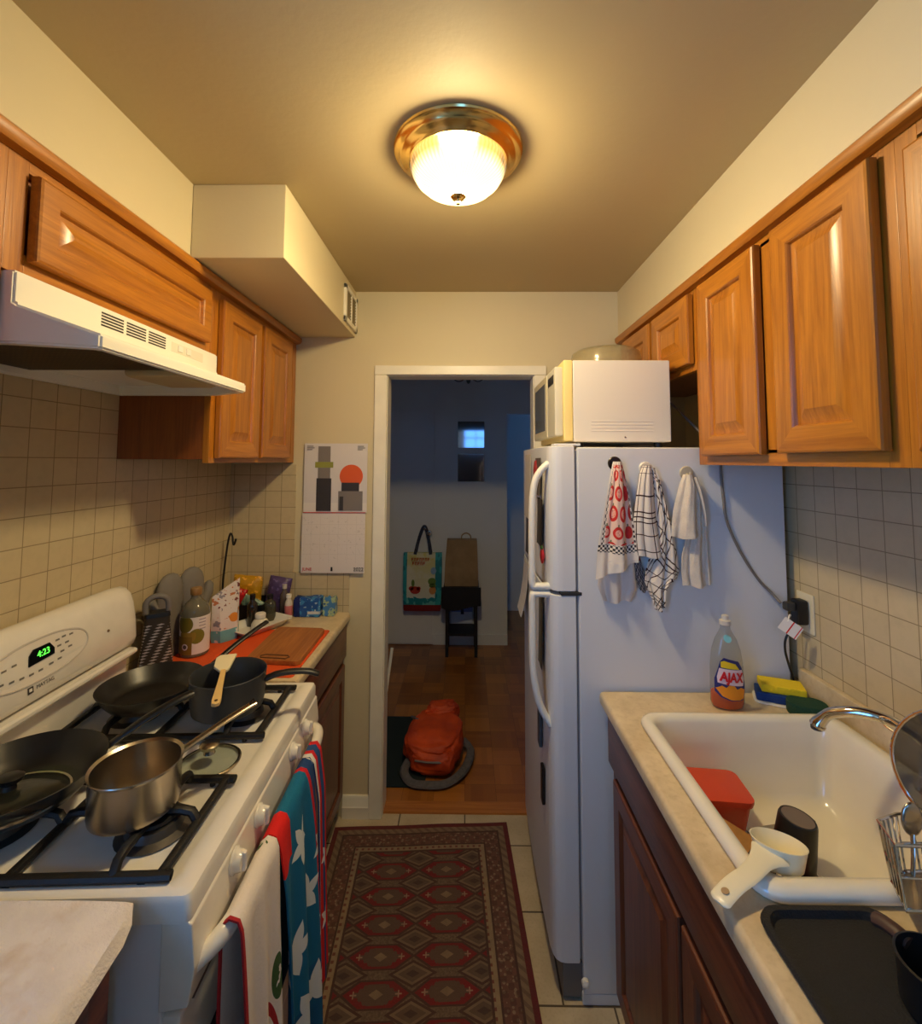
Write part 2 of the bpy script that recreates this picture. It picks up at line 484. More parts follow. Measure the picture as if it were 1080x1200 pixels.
f = MB(); t = .04; xa, xb0 = XL - .075, XL - .025
f.box((xa, LW[0], LW[2]), (xb0, LW[0] + t, LW[3])).box((xa, LW[1] - t, LW[2]), (xb0, LW[1], LW[3])).box((xa, LW[0], LW[2]), (xb0, LW[1], LW[2] + t)).box((xa, LW[0], LW[3] - t), (xb0, LW[1], LW[3])).box((xa, LW[0], 1.48), (xb0, LW[1], 1.52))
struct(f.build('window_2', TRIMW, base=False))
d = thing('added_dark_door', (.06, YB, 0), None, None); d['kind'] = 'structure'  # unseen dark door, added so the lower hall mirror reflects something dark
DB = mat('added_door_dark', (44, 34, 30), .5)
MB().box((-.40, YB, .005), (.52, YB + .02, 1.79), .003).build('door_leaf', DB, d)
MB().lathe([(0, 0), (.024, .0), (.02, .03), (0, .034)], (-.34, YB + .02, .95), 16, Matrix.Rotation(-PI / 2, 4, 'X')).build('door_knob', CHROME, d)
# ---- the hall beyond the doorway
hw = MB().box((-1.6, HY, 0), (.372, HY + .1, ZC)).box((.372, HY, 2.05), (1.2, HY + .1, ZC)).box((1.2, HY, 0), (2.2, HY + .1, ZC))
struct(hw.build('wall_hall', HALLP, base=False))
struct(MB().box((-1.6, 2.31, 0), (-1.5, 2.98, ZC)).box((-1.6, 3.12, 0), (-1.5, HY, ZC)).box((-1.6, 2.98, 0), (-1.5, 3.12, 1.5)).box((-1.6, 2.98, 2.0), (-1.5, 3.12, ZC)).build('wall_hall.001', HALLP, base=False))
struct(MB().box((-1.57, 2.98, 1.74), (-1.53, 3.12, 1.76)).box((-1.57, 2.98, 1.5), (-1.53, 2.99, 2.0)).box((-1.57, 3.11, 1.5), (-1.53, 3.12, 2.0)).build('window_4', TRIMW, base=False))  # unseen window, added to let more blue light into the hall
bx('wall_hall.002', (1.5, 2.31, 0), (1.6, HY, ZC), HALLP)
bx('wall_hall.003', (-.2, 5.15, 0), (2.2, 5.25, ZC), HALLP)
bx('wall_hall.004', (-.2, HY + .1, 0), (-.1, 5.15, ZC), HALLP)
# side wall of the far room with its window
sw = MB().box((2.1, HY + .1, 0), (2.2, 5.15, 1.3)).box((2.1, HY + .1, 1.8), (2.2, 5.15, ZC)).box((2.1, HY + .1, 1.3), (2.2, 4.65, 1.8)).box((2.1, 4.95, 1.3), (2.2, 5.15, 1.8))
struct(sw.build('wall_hall.005', HALLP, base=False))
f = MB().box((2.13, 4.65, 1.3), (2.17, 4.67, 1.8)).box((2.13, 4.93, 1.3), (2.17, 4.95, 1.8)).box((2.13, 4.67, 1.54), (2.17, 4.93, 1.56))
struct(f.build('window_3', TRIMW, base=False))
# flat closet door in the hall wall
d = thing('door_1', (-.49, HY, 0), None, None); d['kind'] = 'structure'
MB().box((-.70, HY - .012, .008), (-.288, HY - .001, 2.07), .003).build('door_leaf', HALLP, d)
MB().lathe([(0, 0), (.012, .002), (.012, .012), (.024, .02), (.028, .035), (.02, .048), (0, .052)], (-.325, HY - .012, .98), 20, Matrix.Rotation(PI / 2, 4, 'X')).build('door_knob', CHROME, d)
bx('baseboard_hall', (-.285, HY - .01, 0), (.372, HY, .09), HALLP)
# ---------------------------------------------------------------- camera
cam = bpy.data.cameras.new('camera'); co = bpy.data.objects.new('camera', cam); COL.objects.link(co); SC.camera = co
F, PY, PITCH, YAW, ROLL = 543.5, 506.6, .0621, -.0104, .0034
cam.sensor_fit = 'HORIZONTAL'; cam.sensor_width = 36.0; cam.lens = 36.0 * F / 1080
cam.shift_y = -(600 - PY) / 1080; cam.clip_start = .02
fw = Vector((math.sin(YAW) * math.cos(PITCH), math.cos(YAW) * math.cos(PITCH), math.sin(PITCH)))
r = Vector((math.cos(YAW), -math.sin(YAW), 0)); u = r.cross(fw)
r2 = r * math.cos(ROLL) + u * math.sin(ROLL); u2 = u * math.cos(ROLL) - r * math.sin(ROLL)
M = Matrix((r2, u2, -fw)).transposed().to_4x4(); M.translation = (0, 0, 1.618)
co.matrix_world = M
# ---------------------------------------------------------------- light
W = bpy.data.worlds.new('dusk_sky'); SC.world = W; W.use_nodes = True
W.node_tree.nodes['Background'].inputs[0].default_value = (.12, .39, 1.0, 1)
W.node_tree.nodes['Background'].inputs[1].default_value = 5.0
def portal(name, loc, rot, sx, sy):
    l = bpy.data.lights.new(name, 'AREA'); l.shape = 'RECTANGLE'; l.size = sx; l.size_y = sy; l.cycles.is_portal = True
    o = bpy.data.objects.new(name, l); COL.objects.link(o); o.location = loc; o.rotation_euler = rot
for i, (x0, x1, z0, z1) in enumerate(ws):
    portal('window_daylight', ((x0 + x1) / 2, YB - .09, (z0 + z1) / 2), (PI / 2, 0, 0), x1 - x0, z1 - z0)
portal('window_daylight', (XL - .09, (LW[0] + LW[1]) / 2, (LW[2] + LW[3]) / 2), (PI / 2, 0, -PI / 2), LW[1] - LW[0], LW[3] - LW[2])
portal('window_daylight', (-1.59, 3.05, 1.75), (PI / 2, 0, -PI / 2), .14, .5)  # portal of the added hall window
portal('window_daylight', (2.19, 4.80, 1.55), (PI / 2, 0, PI / 2), .30, .5)
lt = bpy.data.lights.new('ceiling_bulb', 'POINT'); lt.energy = 25; lt.color = (1.0, .82, .49); lt.shadow_soft_size = .05
lo_ = bpy.data.objects.new('ceiling_bulb', lt); COL.objects.link(lo_); lo_.location = (-.022, 1.165, 2.368)
l2 = bpy.data.lights.new('bowl_diffuser', 'AREA'); l2.shape = 'DISK'; l2.size = .17; l2.energy = 10.5; l2.color = (1.0, .82, .49)
l2o = bpy.data.objects.new('bowl_diffuser', l2); COL.objects.link(l2o); l2o.location = (-.022, 1.185, 2.34)
SC.view_settings.view_transform = 'Standard'; SC.view_settings.look = 'None'
SC.view_settings.exposure = 0.48; SC.view_settings.gamma = 1.0; SC.view_settings.use_curve_mapping = False
SC.cycles.max_bounces = 10; SC.cycles.diffuse_bounces = 5; SC.cycles.sample_clamp_indirect = 6.0
# ---------------------------------------------------------------- cabinets
def door_mesh(u0, u1, z0, z1, face, dirx, th=.02, fw=.055, grain='z', flat=False):
    """raised-panel door whose face is the plane x=face, looking towards dirx (-1 or 1)"""
    prof = [(0, th), (0, .006), (.0015, .002), (.006, 0), (fw, 0), (fw + .003, .003), (fw + .006, .010), (fw + .012, .010), (fw + .034, .0025), (fw + .037, .001)]
    if flat: prof = prof[:4]
    t = bmesh.new(); rings = []
    for ins, dp in prof:
        x = face - dirx * dp
        rings.append([t.verts.new((x, u, z)) for u, z in ((u0 + ins, z0 + ins), (u1 - ins, z0 + ins), (u1 - ins, z1 - ins), (u0 + ins, z1 - ins))])
    for k, (A, B) in enumerate(zip(rings, rings[1:])):
        for i in range(4):
            f = t.faces.new((A[i], A[(i + 1) % 4], B[(i + 1) % 4], B[i]))
            f.material_index = 1 if i in (0, 2) and k < 5 else 0
    t.faces.new(rings[-1]); t.faces.new(rings[0][::-1])
    bmesh.ops.recalc_face_normals(t, faces=t.faces)
    b = MB(); b._join(t); return b
def add_door(par, u0, u1, z0, z1, face, dirx, mats=(OAK_Z, OAK_Y), **k):
    o = door_mesh(u0, u1, z0, z1, face, dirx, **k).build('door', mats[0], par, ang=20)
    o.data.materials.append(mats[1]); return o
def cabinet(name, y0, y1, z0, z1, xf, xw, label, doors, face, group=None, mats=(OAK_Z, OAK_Y), rail=.03):
    """wall cabinet: carcass with a face frame at x=xf, back at x=xw"""
    s = 1 if xw > xf else -1
    t = thing(name, ((xf + xw) / 2, (y0 + y1) / 2, z0), label, 'cabinet', group)
    c = MB().box((xf + s * .02, y0 + .001, z0 + .012), (xw - s * .001, y1 - .001, z1))
    c.build('carcass', OAK_X, t)
    f = MB()
    for a, b_ in ((y0, y0 + .04), (y1 - .04, y1)): MB().box((xf, a, z0), (xf + s * .02, b_, z1), .001).build('stile', mats[0], t)
    for a, b_ in ((z0, z0 + rail + .01), (z1 - .06, z1)): MB().box((xf, y0 + .04, a), (xf + s * .02, y1 - .04, b_), .001).build('rail', mats[1], t)
    if len(doors) > 1:
        ym = (doors[0][1] + doors[1][0]) / 2
        MB().box((xf, ym - .033, z0 + rail), (xf + s * .02, ym + .033, z1 - .05), .001).build('stile', mats[0], t)
    for a, b_, c0, c1 in doors:
        add_door(t, a, b_, c0, c1, face, -s)
    return t
RF, RD = .738, .714
cabinet('wall_cabinet', 1.475, 2.19, 1.912, ZS, RF, XR, 'short oak two-door wall cabinet hung above the microwave', [(1.485, 1.775, 1.935, 2.163), (1.803, 2.108, 1.935, 2.163)], RD)
cabinet('wall_cabinet', .777, 1.475, 1.609, ZS, RF, XR, 'tall oak wall cabinet with two doors beside the fridge, above the sink', [(.806, 1.076, 1.638, 2.164), (1.139, 1.420, 1.636, 2.162)], RD)
cabinet('wall_cabinet', .10, .777, 1.609, ZS, RF, XR, 'tall oak wall cabinet cut off by the frame edge above the strainer', [(.13, .42, 1.636, 2.134), (.45, .742, 1.636, 2.134)], RD)
LF, LD = -.820, -.797
cabinet('wall_cabinet', 1.472, 2.205, 1.609, ZS, LF, XL, 'oak two-door wall cabinet in the corner beside the calendar', [(1.50, 1.785, 1.625, 2.150), (1.815, 2.105, 1.628, 2.155)], LD)
cabinet('wall_cabinet', .79, 1.472, 1.957, ZS, LF, XL, 'short wide oak wall cabinet with one long door above the range hood', [], LD)
t = bpy.data.objects['wall_cabinet.004']
add_door(t, .832, 1.425, 1.985, 2.15, LD, 1, mats=(OAK_Y, OAK_Y), fw=.042)
cabinet('wall_cabinet', .10, .79, 1.609, ZS, LF, XL, 'oak wall cabinet stile cut off by the frame edge, left of the range hood', [(.13, .43, 1.636, 2.17), (.46, .745, 1.636, 2.17)], LD)
# strip of oak moulding under both soffits
def mould(name, xf, s, y0, y1):
    b = MB().prism([(xf, 2.176), (xf - s * .018, 2.18), (xf - s * .024, 2.19), (xf - s * .024, 2.205), (xf - s * .016, 2.213), (xf, 2.2135)], 'y', y0, y1)
    o = b.build(name, OAK_Y, base=False); o['kind'] = 'structure'
mould('trim_3', RF - .002, 1, .1, 2.195)
mould('trim_4', LF + .002, -1, .1, 1.327); mould('trim_5', LF + .002, -1, 1.327, 2.203)
# ---- base cabinets
def base_cab(name, y0, y1, xf, xw, label, doors, drawers, face, mats=(BASE_Z, BASE_Y), ztop=.874):
    s = 1 if xw > xf else -1
    t = thing(name, ((xf + xw) / 2, (y0 + y1) / 2, 0), label, 'cabinet')
    MB().box((xf + s * .002, y0, .1), (xw - s * .002, y1, ztop)).box((xf + s * .07, y0 + .002, 0), (xw - s * .002, y1 - .002, .1)).build('carcass', mats[1], t)
    for a, b_, c0, c1 in doors: add_door(t, a, b_, c0, c1, face, -s, mats=mats, fw=.05)
    for a, b_, c0, c1 in drawers:
        o = door_mesh(a, b_, c0, c1, face, -s, flat=True).build('drawer', mats[1], t); o.data.materials.append(mats[1])
    return t
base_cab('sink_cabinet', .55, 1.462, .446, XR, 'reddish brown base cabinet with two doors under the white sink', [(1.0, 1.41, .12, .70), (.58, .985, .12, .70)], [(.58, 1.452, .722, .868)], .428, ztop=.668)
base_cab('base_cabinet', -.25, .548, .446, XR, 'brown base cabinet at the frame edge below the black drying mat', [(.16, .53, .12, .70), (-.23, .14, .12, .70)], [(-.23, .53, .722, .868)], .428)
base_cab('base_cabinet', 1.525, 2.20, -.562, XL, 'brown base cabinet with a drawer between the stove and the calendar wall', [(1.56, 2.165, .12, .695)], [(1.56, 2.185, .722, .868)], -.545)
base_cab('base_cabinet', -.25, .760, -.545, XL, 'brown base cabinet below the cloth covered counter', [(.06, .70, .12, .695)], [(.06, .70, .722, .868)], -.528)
# the fascia of the sink cabinet's hollow: front, sides and floor keep the bowl open
t = bpy.data.objects['sink_cabinet']
MB().box((.448, .55, .668), (.466, 1.462, .874)).box((.466, .55, .668), (XR - .01, .57, .874)).box((.466, 1.445, .668), (XR - .01, 1.462, .874)).build('top_frame', BASE_Y, t)
# ---- worktops
def worktop(name, y0, y1, xf, xw, label, hole=None, curb=True):
    s = 1 if xw > xf else -1
    t = thing(name, ((xf + xw) / 2, (y0 + y1) / 2, .874), label, 'countertop')
    def slab(a, b_, x0, x1, front):
        pts = [(x0, .874), (x1, .874), (x1, .914), (x0, .914)]
        if front:
            r = .012; n = 5
            arc1 = [(x0 + s * (r - r * math.cos(PI / 2 * k / n)), .874 + r - r * math.sin(PI / 2 * k / n)) for k in range(n + 1)]
            arc2 = [(x0 + s * (r - r * math.sin(PI / 2 * k / n)), .914 - r + r * math.cos(PI / 2 * k / n)) for k in range(n + 1)]
            pts = [(x1, .914)] + arc2 + arc1 + [(x1, .874)]
            if True: pts = [(x1, .914)] + arc2 + [p for p in arc1] + [(x1, .874)]
        return pts
    m = MB()
    if hole is None: m.prism(slab(y0, y1, xf, xw, True), 'y', y0, y1)
    else:
        hx0, hy0, hx1, hy1 = hole
        m.prism(slab(y0, y1, xf, hx0, True), 'y', y0, y1)
        m.prism(slab(y0, y1, hx1, xw, False), 'y', y0, y1)
        m.prism(slab(y0, hy0, hx0, hx1, False), 'y', y0, hy0); m.prism(slab(hy1, y1, hx0, hx1, False), 'y', hy1, y1)
    m.build('worktop', LAMIN, t, ang=30)
    if curb:
        MB().box((xw, y0, .9141), (xw - s * .02, y1, .992), .005).build('backsplash_curb', LAMIN, t)
    return t
worktop('countertop', -.25, 1.472, .412, XR - .0075, 'beige laminate countertop around the white sink', hole=(.49, .80, 1.0, 1.30))
worktop('countertop', 1.525, 2.201, -.536, XL + .0075, 'beige laminate countertop between the stove and the calendar wall', curb=False)
worktop('countertop', -.25, .757, -.524, XL + .0075, 'laminate countertop hidden below the stained white cloth', curb=False)
# ---------------------------------------------------------------- ceiling light
t = thing('ceiling_light', (-.022, 1.165, ZC), 'round brass flush ceiling light with a glowing ribbed glass dome', 'ceiling light')
cx, cy = -.022, 1.185
MB().lathe([(0, 2.44), (.168, 2.44), (.171, 2.436), (.169, 2.431), (.160, 2.427), (.155, 2.420), (.150, 2.415), (.141, 2.412), (.136, 2.406), (.130, 2.402), (.124, 2.403), (.122, 2.408), (0, 2.412)], (cx, cy, 0), 64).build('base_ring', BRASS, t)
g = NT('ribbed_glass_lit'); x, y, z = g.xyz()
rib = (x.atan2(y) * 60.0).sin() * 0.5 + 0.5
em = g.nt.nodes.new('ShaderNodeEmission'); tr = g.nt.nodes.new('ShaderNodeBsdfTransparent'); mx = g.nt.nodes.new('ShaderNodeMixShader'); ad = g.nt.nodes.new('ShaderNodeMixShader')
g.nt.links.new(g.mix(rib, (1, .60, .22, 1), (1, .72, .38, 1)), em.inputs[0])
low = (-z).smooth(.058, .085)      # the lit bulbs show through the lower bowl, less through the ribbed collar
g.nt.links.new((low * 4.5 + rib * .3 + .35).v, em.inputs[1])
tr.inputs[0].default_value = (1, .97, .9, 1)
mx.inputs[0].default_value = .5
g.nt.links.new(tr.outputs[0], mx.inputs[1]); g.nt.links.new(em.outputs[0], mx.inputs[2]); g.nt.links.new(mx.outputs[0], g.out.inputs[0])
MB().lathe([(.124, 2.405), (.127, 2.392), (.122, 2.378), (.112, 2.361), (.094, 2.344), (.068, 2.330), (.036, 2.321), (.012, 2.318), (0, 2.318)], (cx, cy, 0), 96).build('glass_dome', g.mat, t)
MB().lathe([(0, 2.320), (.018, 2.319), (.02, 2.315), (.016, 2.310), (.007, 2.306), (.005, 2.301), (.006, 2.296), (0, 2.292)], (cx, cy, 0), 20).build('finial', BRASS, t)
# ---------------------------------------------------------------- air vent on the duct
t = thing('air_vent', (-.535, 2.10, 2.235), 'small white framed air vent on the side of the ceiling duct', 'air vent')
xf = -.5365
f = MB(); y0, y1, z0, z1 = 1.985, 2.20, 2.232, 2.398; w = .022
for a, b_ in (((y0, z0), (y1, z0 + w)), ((y0, z1 - w), (y1, z1)), ((y0, z0), (y0 + w, z1)), ((y1 - w, z0), (y1, z1)), (((y0 + y1) / 2 - .004, z0), ((y0 + y1) / 2 + .004, z1))):
    f.box((xf, a[0], a[1]), (xf + .012, b_[0], b_[1]), .002)
f.build('frame', TRIMW, t)
b = MB(); nsl = 9
for k in range(nsl):
    z = z0 + w + (z1 - z0 - 2 * w) * (k + .5) / nsl
    b.prism([(xf + .001, z - .006), (xf + .008, z + .003), (xf + .009, z + .0045), (xf + .001, z - .004)], 'y', y0 + w - .002, y1 - w + .002)
b.build('louvre', mat('aged_vent_metal', (136, 122, 84), .5), t)
MB().box((xf + .0002, y0 + .01, z0 + .01), (xf + .0012, y1 - .01, z1 - .01)).build('backing', mat('dark_duct', (60, 52, 38), .8), t)
# ---------------------------------------------------------------- range hood
t = thing('range_hood', (-.95, 1.12, 1.82), 'white under-cabinet range hood over the stove', 'range hood')
hy0, hy1 = .795, 1.468; lx = -.672; ly0, ly1 = .835, 1.400
xb = XL + .009; xs_ = -.800
m = MB(); T = bmesh.new()
def q(*p): T.faces.new([T.verts.new(v) for v in p])
zt, zs, zl, zb_ = 1.9555, 1.895, 1.850, 1.823
A = [(xb, hy0, zt), (xb, hy1, zt), (xs_, hy1, zt), (xs_, hy0, zt)]
B2, B3 = (xs_, hy1, zs), (xs_, hy0, zs)
L0, L1 = (lx, ly0, zl), (lx, ly1, zl); K0, K1 = (lx, ly0, zb_), (lx, ly1, zb_)
W0, W1 = (xb, hy0, zb_), (xb, hy1, zb_)
q(*A[::-1]); q(A[3], A[2], B2, B3); q(B3, B2, L1, L0); q(L0, L1, K1, K0)
S0, S1 = (xs_, hy0, zb_), (xs_, hy1, zb_)
q(A[0], A[3], B3, S0, W0); q(B3, L0, K0, S0); q(A[1], W1, S1, B2, A[2]); q(B2, S1, K1, L1); q(A[0], W0, W1, A[1])
# rolled rim then the recessed underside
def inn(p, cx_=-.9, cy_=1.13, d=.02):
    return (p[0] + (d if p[0] < cx_ else -d), p[1] + (d if p[1] < cy_ else -d), p[2])
R = [W0, S0, K0, K1, S1, W1]; I = [inn(p) for p in R]; U = [(p[0], p[1], p[2] + .03) for p in I]
for i in range(6):
    j = (i + 1) % 6; q(R[i], R[j], I[j], I[i]); q(I[i], I[j], U[j], U[i])
q(*U)
bmesh.ops.remove_doubles(T, verts=T.verts, dist=1e-5); bmesh.ops.recalc_face_normals(T, faces=T.faces)
bmesh.ops.bevel(T, geom=[e for e in T.edges], offset=.004, segments=2, affect='EDGES', clamp_overlap=True)
m._join(T); m.build('hood_body', HOODW, t)
v = MB()
for g0 in (.992, 1.068, 1.144):
    for k in range(5):
        z = 1.9125 + k * .0068
        v.box((xs_ - .002, g0, z), (xs_ + .0006, g0 + .066, z + .0036))
v.build('vent_slot', mat('vent_slot_black', (48, 40, 36), .7), t)
s_ = MB().box((xs_ - .002, 1.235, 1.914), (xs_ + .0008, 1.385, 1.94), .0005)
s_.build('switch_plate', mat('pale_switch_plate', (232, 226, 208), .4), t)
for y_ in (1.262, 1.300): MB().box((xs_, y_, 1.919), (xs_ + .004, y_ + .02, 1.936), .001).build('rocker_switch', PLASW, t)
fm = NT('greasy_mesh_filter'); x, y, z = fm.xyz()
gr = (y.band(.012, .005)).mx(x.band(.012, .003))
fm.color(fm.mix(gr, lin(86, 68, 40), lin(40, 30, 18))); fm.set('Roughness', .5); fm.set('Metallic', .5)
MB().box((xb + .03, .835, 1.840), (-.745, 1.13, 1.8525), .002).build('grease_filter', fm.mat, t)
MB().box((-.86, 1.14, 1.826), (-.72, 1.33, 1.8525), .012).build('lamp_cover', mat('amber_lamp_cover', (206, 186, 140), .35), t)

# ---------------------------------------------------------------- stove (built square, then turned a little)
SX0, SX1, SY0, SY1 = -1.095, -.459, .777, 1.515
st = thing('gas_stove', (-.78, 1.135, 0), 'white freestanding gas stove with four burners and a clock panel', 'stove')
b = MB().box((SX0, SY0 + .004, .02), (-.500, SY1 - .004, .872), .004)
b.build('oven_body', mat('stove_side_enamel', (232, 232, 232), .4), st)
for x_ in (-1.05, -.54):
    for y_ in (SY0 + .06, SY1 - .06): MB().lathe([(0, 0), (.016, 0), (.016, .012), (.01, .022), (0, .022)], (x_, y_, 0), 12).build('foot', BLACKP, st)
# cooktop: rim raised round a shallow well
c = MB(); T = bmesh.new()
def ring(x0, y0, x1, y1, r, z): return [T.verts.new((px, py, z)) for px, py in rrect(x0, y0, x1, y1, r, 4)]
R0 = [ring(SX0, SY0, SX1, SY1, .012, .872), ring(SX0, SY0, SX1, SY1, .012, .902), ring(SX0 + .004, SY0 + .004, SX1 - .004, SY1 - .004, .012, .911), ring(SX0 + .012, SY0 + .012, SX1 - .014, SY1 - .012, .012, .9145),
      ring(SX0 + .05, SY0 + .022, SX1 - .040, SY1 - .022, .02, .9145), ring(SX0 + .056, SY0 + .028, SX1 - .047, SY1 - .028, .02, .908)]
for A_, B_ in zip(R0, R0[1:]):
    n = len(A_)
    for k in range(n): T.faces.new((A_[k], A_[(k + 1) % n], B_[(k + 1) % n], B_[k]))
T.faces.new(R0[-1]); T.faces.new(R0[0][::-1]); bmesh.ops.recalc_face_normals(T, faces=T.faces)
c._join(T); c.build('cooktop', STOVEW, st)
# control fascia under the cooktop lip
p = MB().prism([(-.505, .735), (-.458, .742), (-.449, .80), (-.456, .868), (-.462, .8715), (-.505, .8715)], 'y', SY0 + .002, SY1 - .002, .003)
p.build('control_panel', STOVEW, st)
for y_ in (.925, 1.040, 1.262, 1.372):
    K = Matrix.Rotation(PI / 2, 4, 'Y') @ Matrix.Rotation(.3, 4, 'Z')
    kb = MB().lathe([(0, 0), (.0225, 0), (.0225, .004), (.019, .007), (.0175, .015), (.016, .018), (0, .0185)], (-.4535, y_, .8475), 28, K)
    o = kb.build('knob', STOVEW, st)
    MB().box((-.445, y_ - .006, .829), (-.4285, y_ + .006, .866), .005).build('grip', STOVEW, o)
# oven door with dark glass, handle
MB().box((-.503, SY0 + .006, .18), (-.470, SY1 - .006, .726), .008).build('oven_door', STOVEW, st)
MB().box((-.471, SY0 + .10, .30), (-.4665, SY1 - .10, .60), .002).build('oven_window', mat('oven_window_glass', (34, 34, 36), .1, coat=.5), st)
MB().box((-.503, SY0 + .006, .03), (-.474, SY1 - .006, .172), .008).build('storage_drawer', STOVEW, st)
hp = smoothpath([(-.462, .797, .788), (-.440, .822, .797), (-.424, .86, .803), (-.4165, .95, .805), (-.4155, 1.13, .805), (-.4165, 1.32, .805), (-.424, 1.41, .803), (-.440, 1.455, .798), (-.462, 1.478, .790)], 6)
MB().tube(hp, [.0125 + .0025 * min(1, min(i, len(hp) - 1 - i) / 8) for i in range(len(hp))], 12, flat=1.15).build('oven_handle', STOVEW, st)
MB().box((-.472, SY0 + .03, .727), (-.462, SY1 - .03, .7345), .001).build('door_vent', mat('stove_vent_brown', (96, 74, 62), .5), st)
# backguard: rounded console over a recessed riser, with a ledge
MB().prism([(SX0, .9148), (-1.045, .9148), (-1.045, 1.03), (SX0, 1.03)], 'y', SY0 + .02, SY1 - .02).build('riser', STOVEW, st)
MB().prism([(SX0, 1.018), (-1.012, 1.018), (-1.006, 1.024), (-1.006, 1.032), (-1.012, 1.036), (SX0, 1.036)], 'y', SY0 + .012, SY1 - .03, .001).build('ledge', STOVEW, st)
def bgpts():
    P = [(SX0, 1.0365), (-1.040, 1.0365), (-1.024, 1.046), (-1.018, 1.065), (-1.022, 1.12), (-1.032, 1.175), (-1.042, 1.203), (-1.056, 1.217), (-1.074, 1.222), (SX0, 1.218)]
    return P
bgm = MB(); rings = []
ys = [SY0 - .0, SY0 + .006, SY0 + .02] + [SY0 + .05 + (SY1 - SY0 - .1) * k / 10 for k in range(11)] + [SY1 - .02, SY1 - .006, SY1]
for y_ in ys:
    e = min(y_ - SY0, SY1 - y_); k = 1 - max(0, (.03 - e) / .03) ** 2 * .18
    rings.append([(SX0 + (x - SX0) * k, y_, 1.0365 + (z - 1.0365) * (1 - (1 - k) * .55)) for x, z in bgpts()])
bgm.loft(rings).build('console', STOVEW, st, ang=50)
def face_x(z): # console front
    P = [(1.065, -1.018), (1.12, -1.022), (1.175, -1.032), (1.203, -1.042)]
    for (z0, x0), (z1, x1) in zip(P, P[1:]):
        if z <= z1: return x0 + (x1 - x0) * (z - z0) / (z1 - z0)
    return -1.042
def on_face(y, z, off=.0008):
    n = Vector((1, 0, .1)).normalized(); return Vector((face_x(z), y, z)) + n * off
FM = lambda y, z, off=.0008: frameM(on_face(y, z, off), (0, 1, 0), (1, 0, .12))
# oval keypad with raised rim
def oval(y, z, ry, rz, n=48): return [(y + ry * math.copysign(abs(math.cos(a)) ** .9, math.cos(a)), z + rz * math.copysign(abs(math.sin(a)) ** .9, math.sin(a))) for a in [2 * PI * k / n for k in range(n)]]
oc = (1.155, 1.137)
rim = MB().tube([on_face(y, z, .0) for y, z in oval(oc[0], oc[1], .145, .047)], .0028, 6, closed=True)
pad = rim.build('keypad_rim', mat('keypad_rim_grey', (206, 198, 188), .35), st)
T = bmesh.new(); fv = [T.verts.new(on_face(y, z, .0006)) for y, z in oval(oc[0], oc[1], .143, .045)]; T.faces.new(fv)
k_ = MB(); k_._join(T); k_.build('keypad', mat('keypad_white', (238, 230, 218), .3), st)
dsp = MB(); T = bmesh.new()
dp = [(1.118, 1.132), (1.190, 1.136), (1.192, 1.150), (1.180, 1.166), (1.135, 1.166), (1.122, 1.155)]
lo_v = [T.verts.new(on_face(y, z, .0008)) for y, z in dp]; hi_v = [T.verts.new(on_face(y, z, .003)) for y, z in dp]
T.faces.new(hi_v); T.faces.new(lo_v[::-1])
for k in range(6): T.faces.new((lo_v[k], lo_v[(k + 1) % 6], hi_v[(k + 1) % 6], hi_v[k]))
bmesh.ops.recalc_face_normals(T, faces=T.faces); dsp._join(T); dso = dsp.build('clock_display', mat('display_black', (10, 12, 10), .15), st)
text_mesh('clock_digits', '4:23', .021, FM(1.160, 1.150, .0034), mat('green_led', (60, 240, 60), .5, emit=(90, 255, 70), estr=1.6), dso, .0003, sx=1.0)
ico = MB()
for y_, z_ in [(1.205, 1.163), (1.225, 1.165), (1.248, 1.163), (1.208, 1.148), (1.232, 1.148), (1.06, 1.148), (1.085, 1.150), (1.215, 1.132), (1.240, 1.135), (1.05, 1.122), (1.075, 1.118), (1.10, 1.115), (1.125, 1.113), (1.15, 1.113), (1.18, 1.116), (1.205, 1.118)]:
    ico.box((-.006, -.0022, 0), (.006, .0022, .0004), M=FM(y_, z_, .0008))
ico.build('key_markings', GREYINK, st)
text_mesh('maker_name', 'MAYTAG', .0125, FM(1.163, 1.078), mat('logo_grey', (86, 78, 70), .5), st, .0002)
lg = MB().box((-.0075, -.0075, 0), (.0075, .0075, .0004), M=FM(1.122, 1.078)); lgo = lg.build('maker_emblem', mat('logo_dark', (60, 52, 46), .5), st)
MB().box((-.004, -.003, .0005), (.004, .004, .0007), M=FM(1.122, 1.078)).build('emblem_centre', PLASW, lgo)
MB().lathe([(0, 0), (.004, 0), (.003, .003), (0, .0035)], (0, 0, 0), 10, FM(1.375, 1.125)).build('indicator_lamp', mat('indicator_brown', (140, 112, 80), .4), st)
# burners
BUR = [(-.605, .925), (-.605, 1.330), (-.905, .925), (-.905, 1.330)]
for x_, y_ in BUR:
    o = MB().lathe([(0, .9085), (.062, .9085), (.066, .911), (.05, .916), (.046, .93), (.0, .931)], (x_, y_, 0), 28).build('burner', mat('burner_alloy', (96, 92, 88), .4, .7), st)
    MB().lathe([(0, .9312), (.037, .9312), (.04, .934), (.038, .939), (.02, .941), (0, .941)], (x_, y_, 0), 28).build('burner_cap', IRON, o)
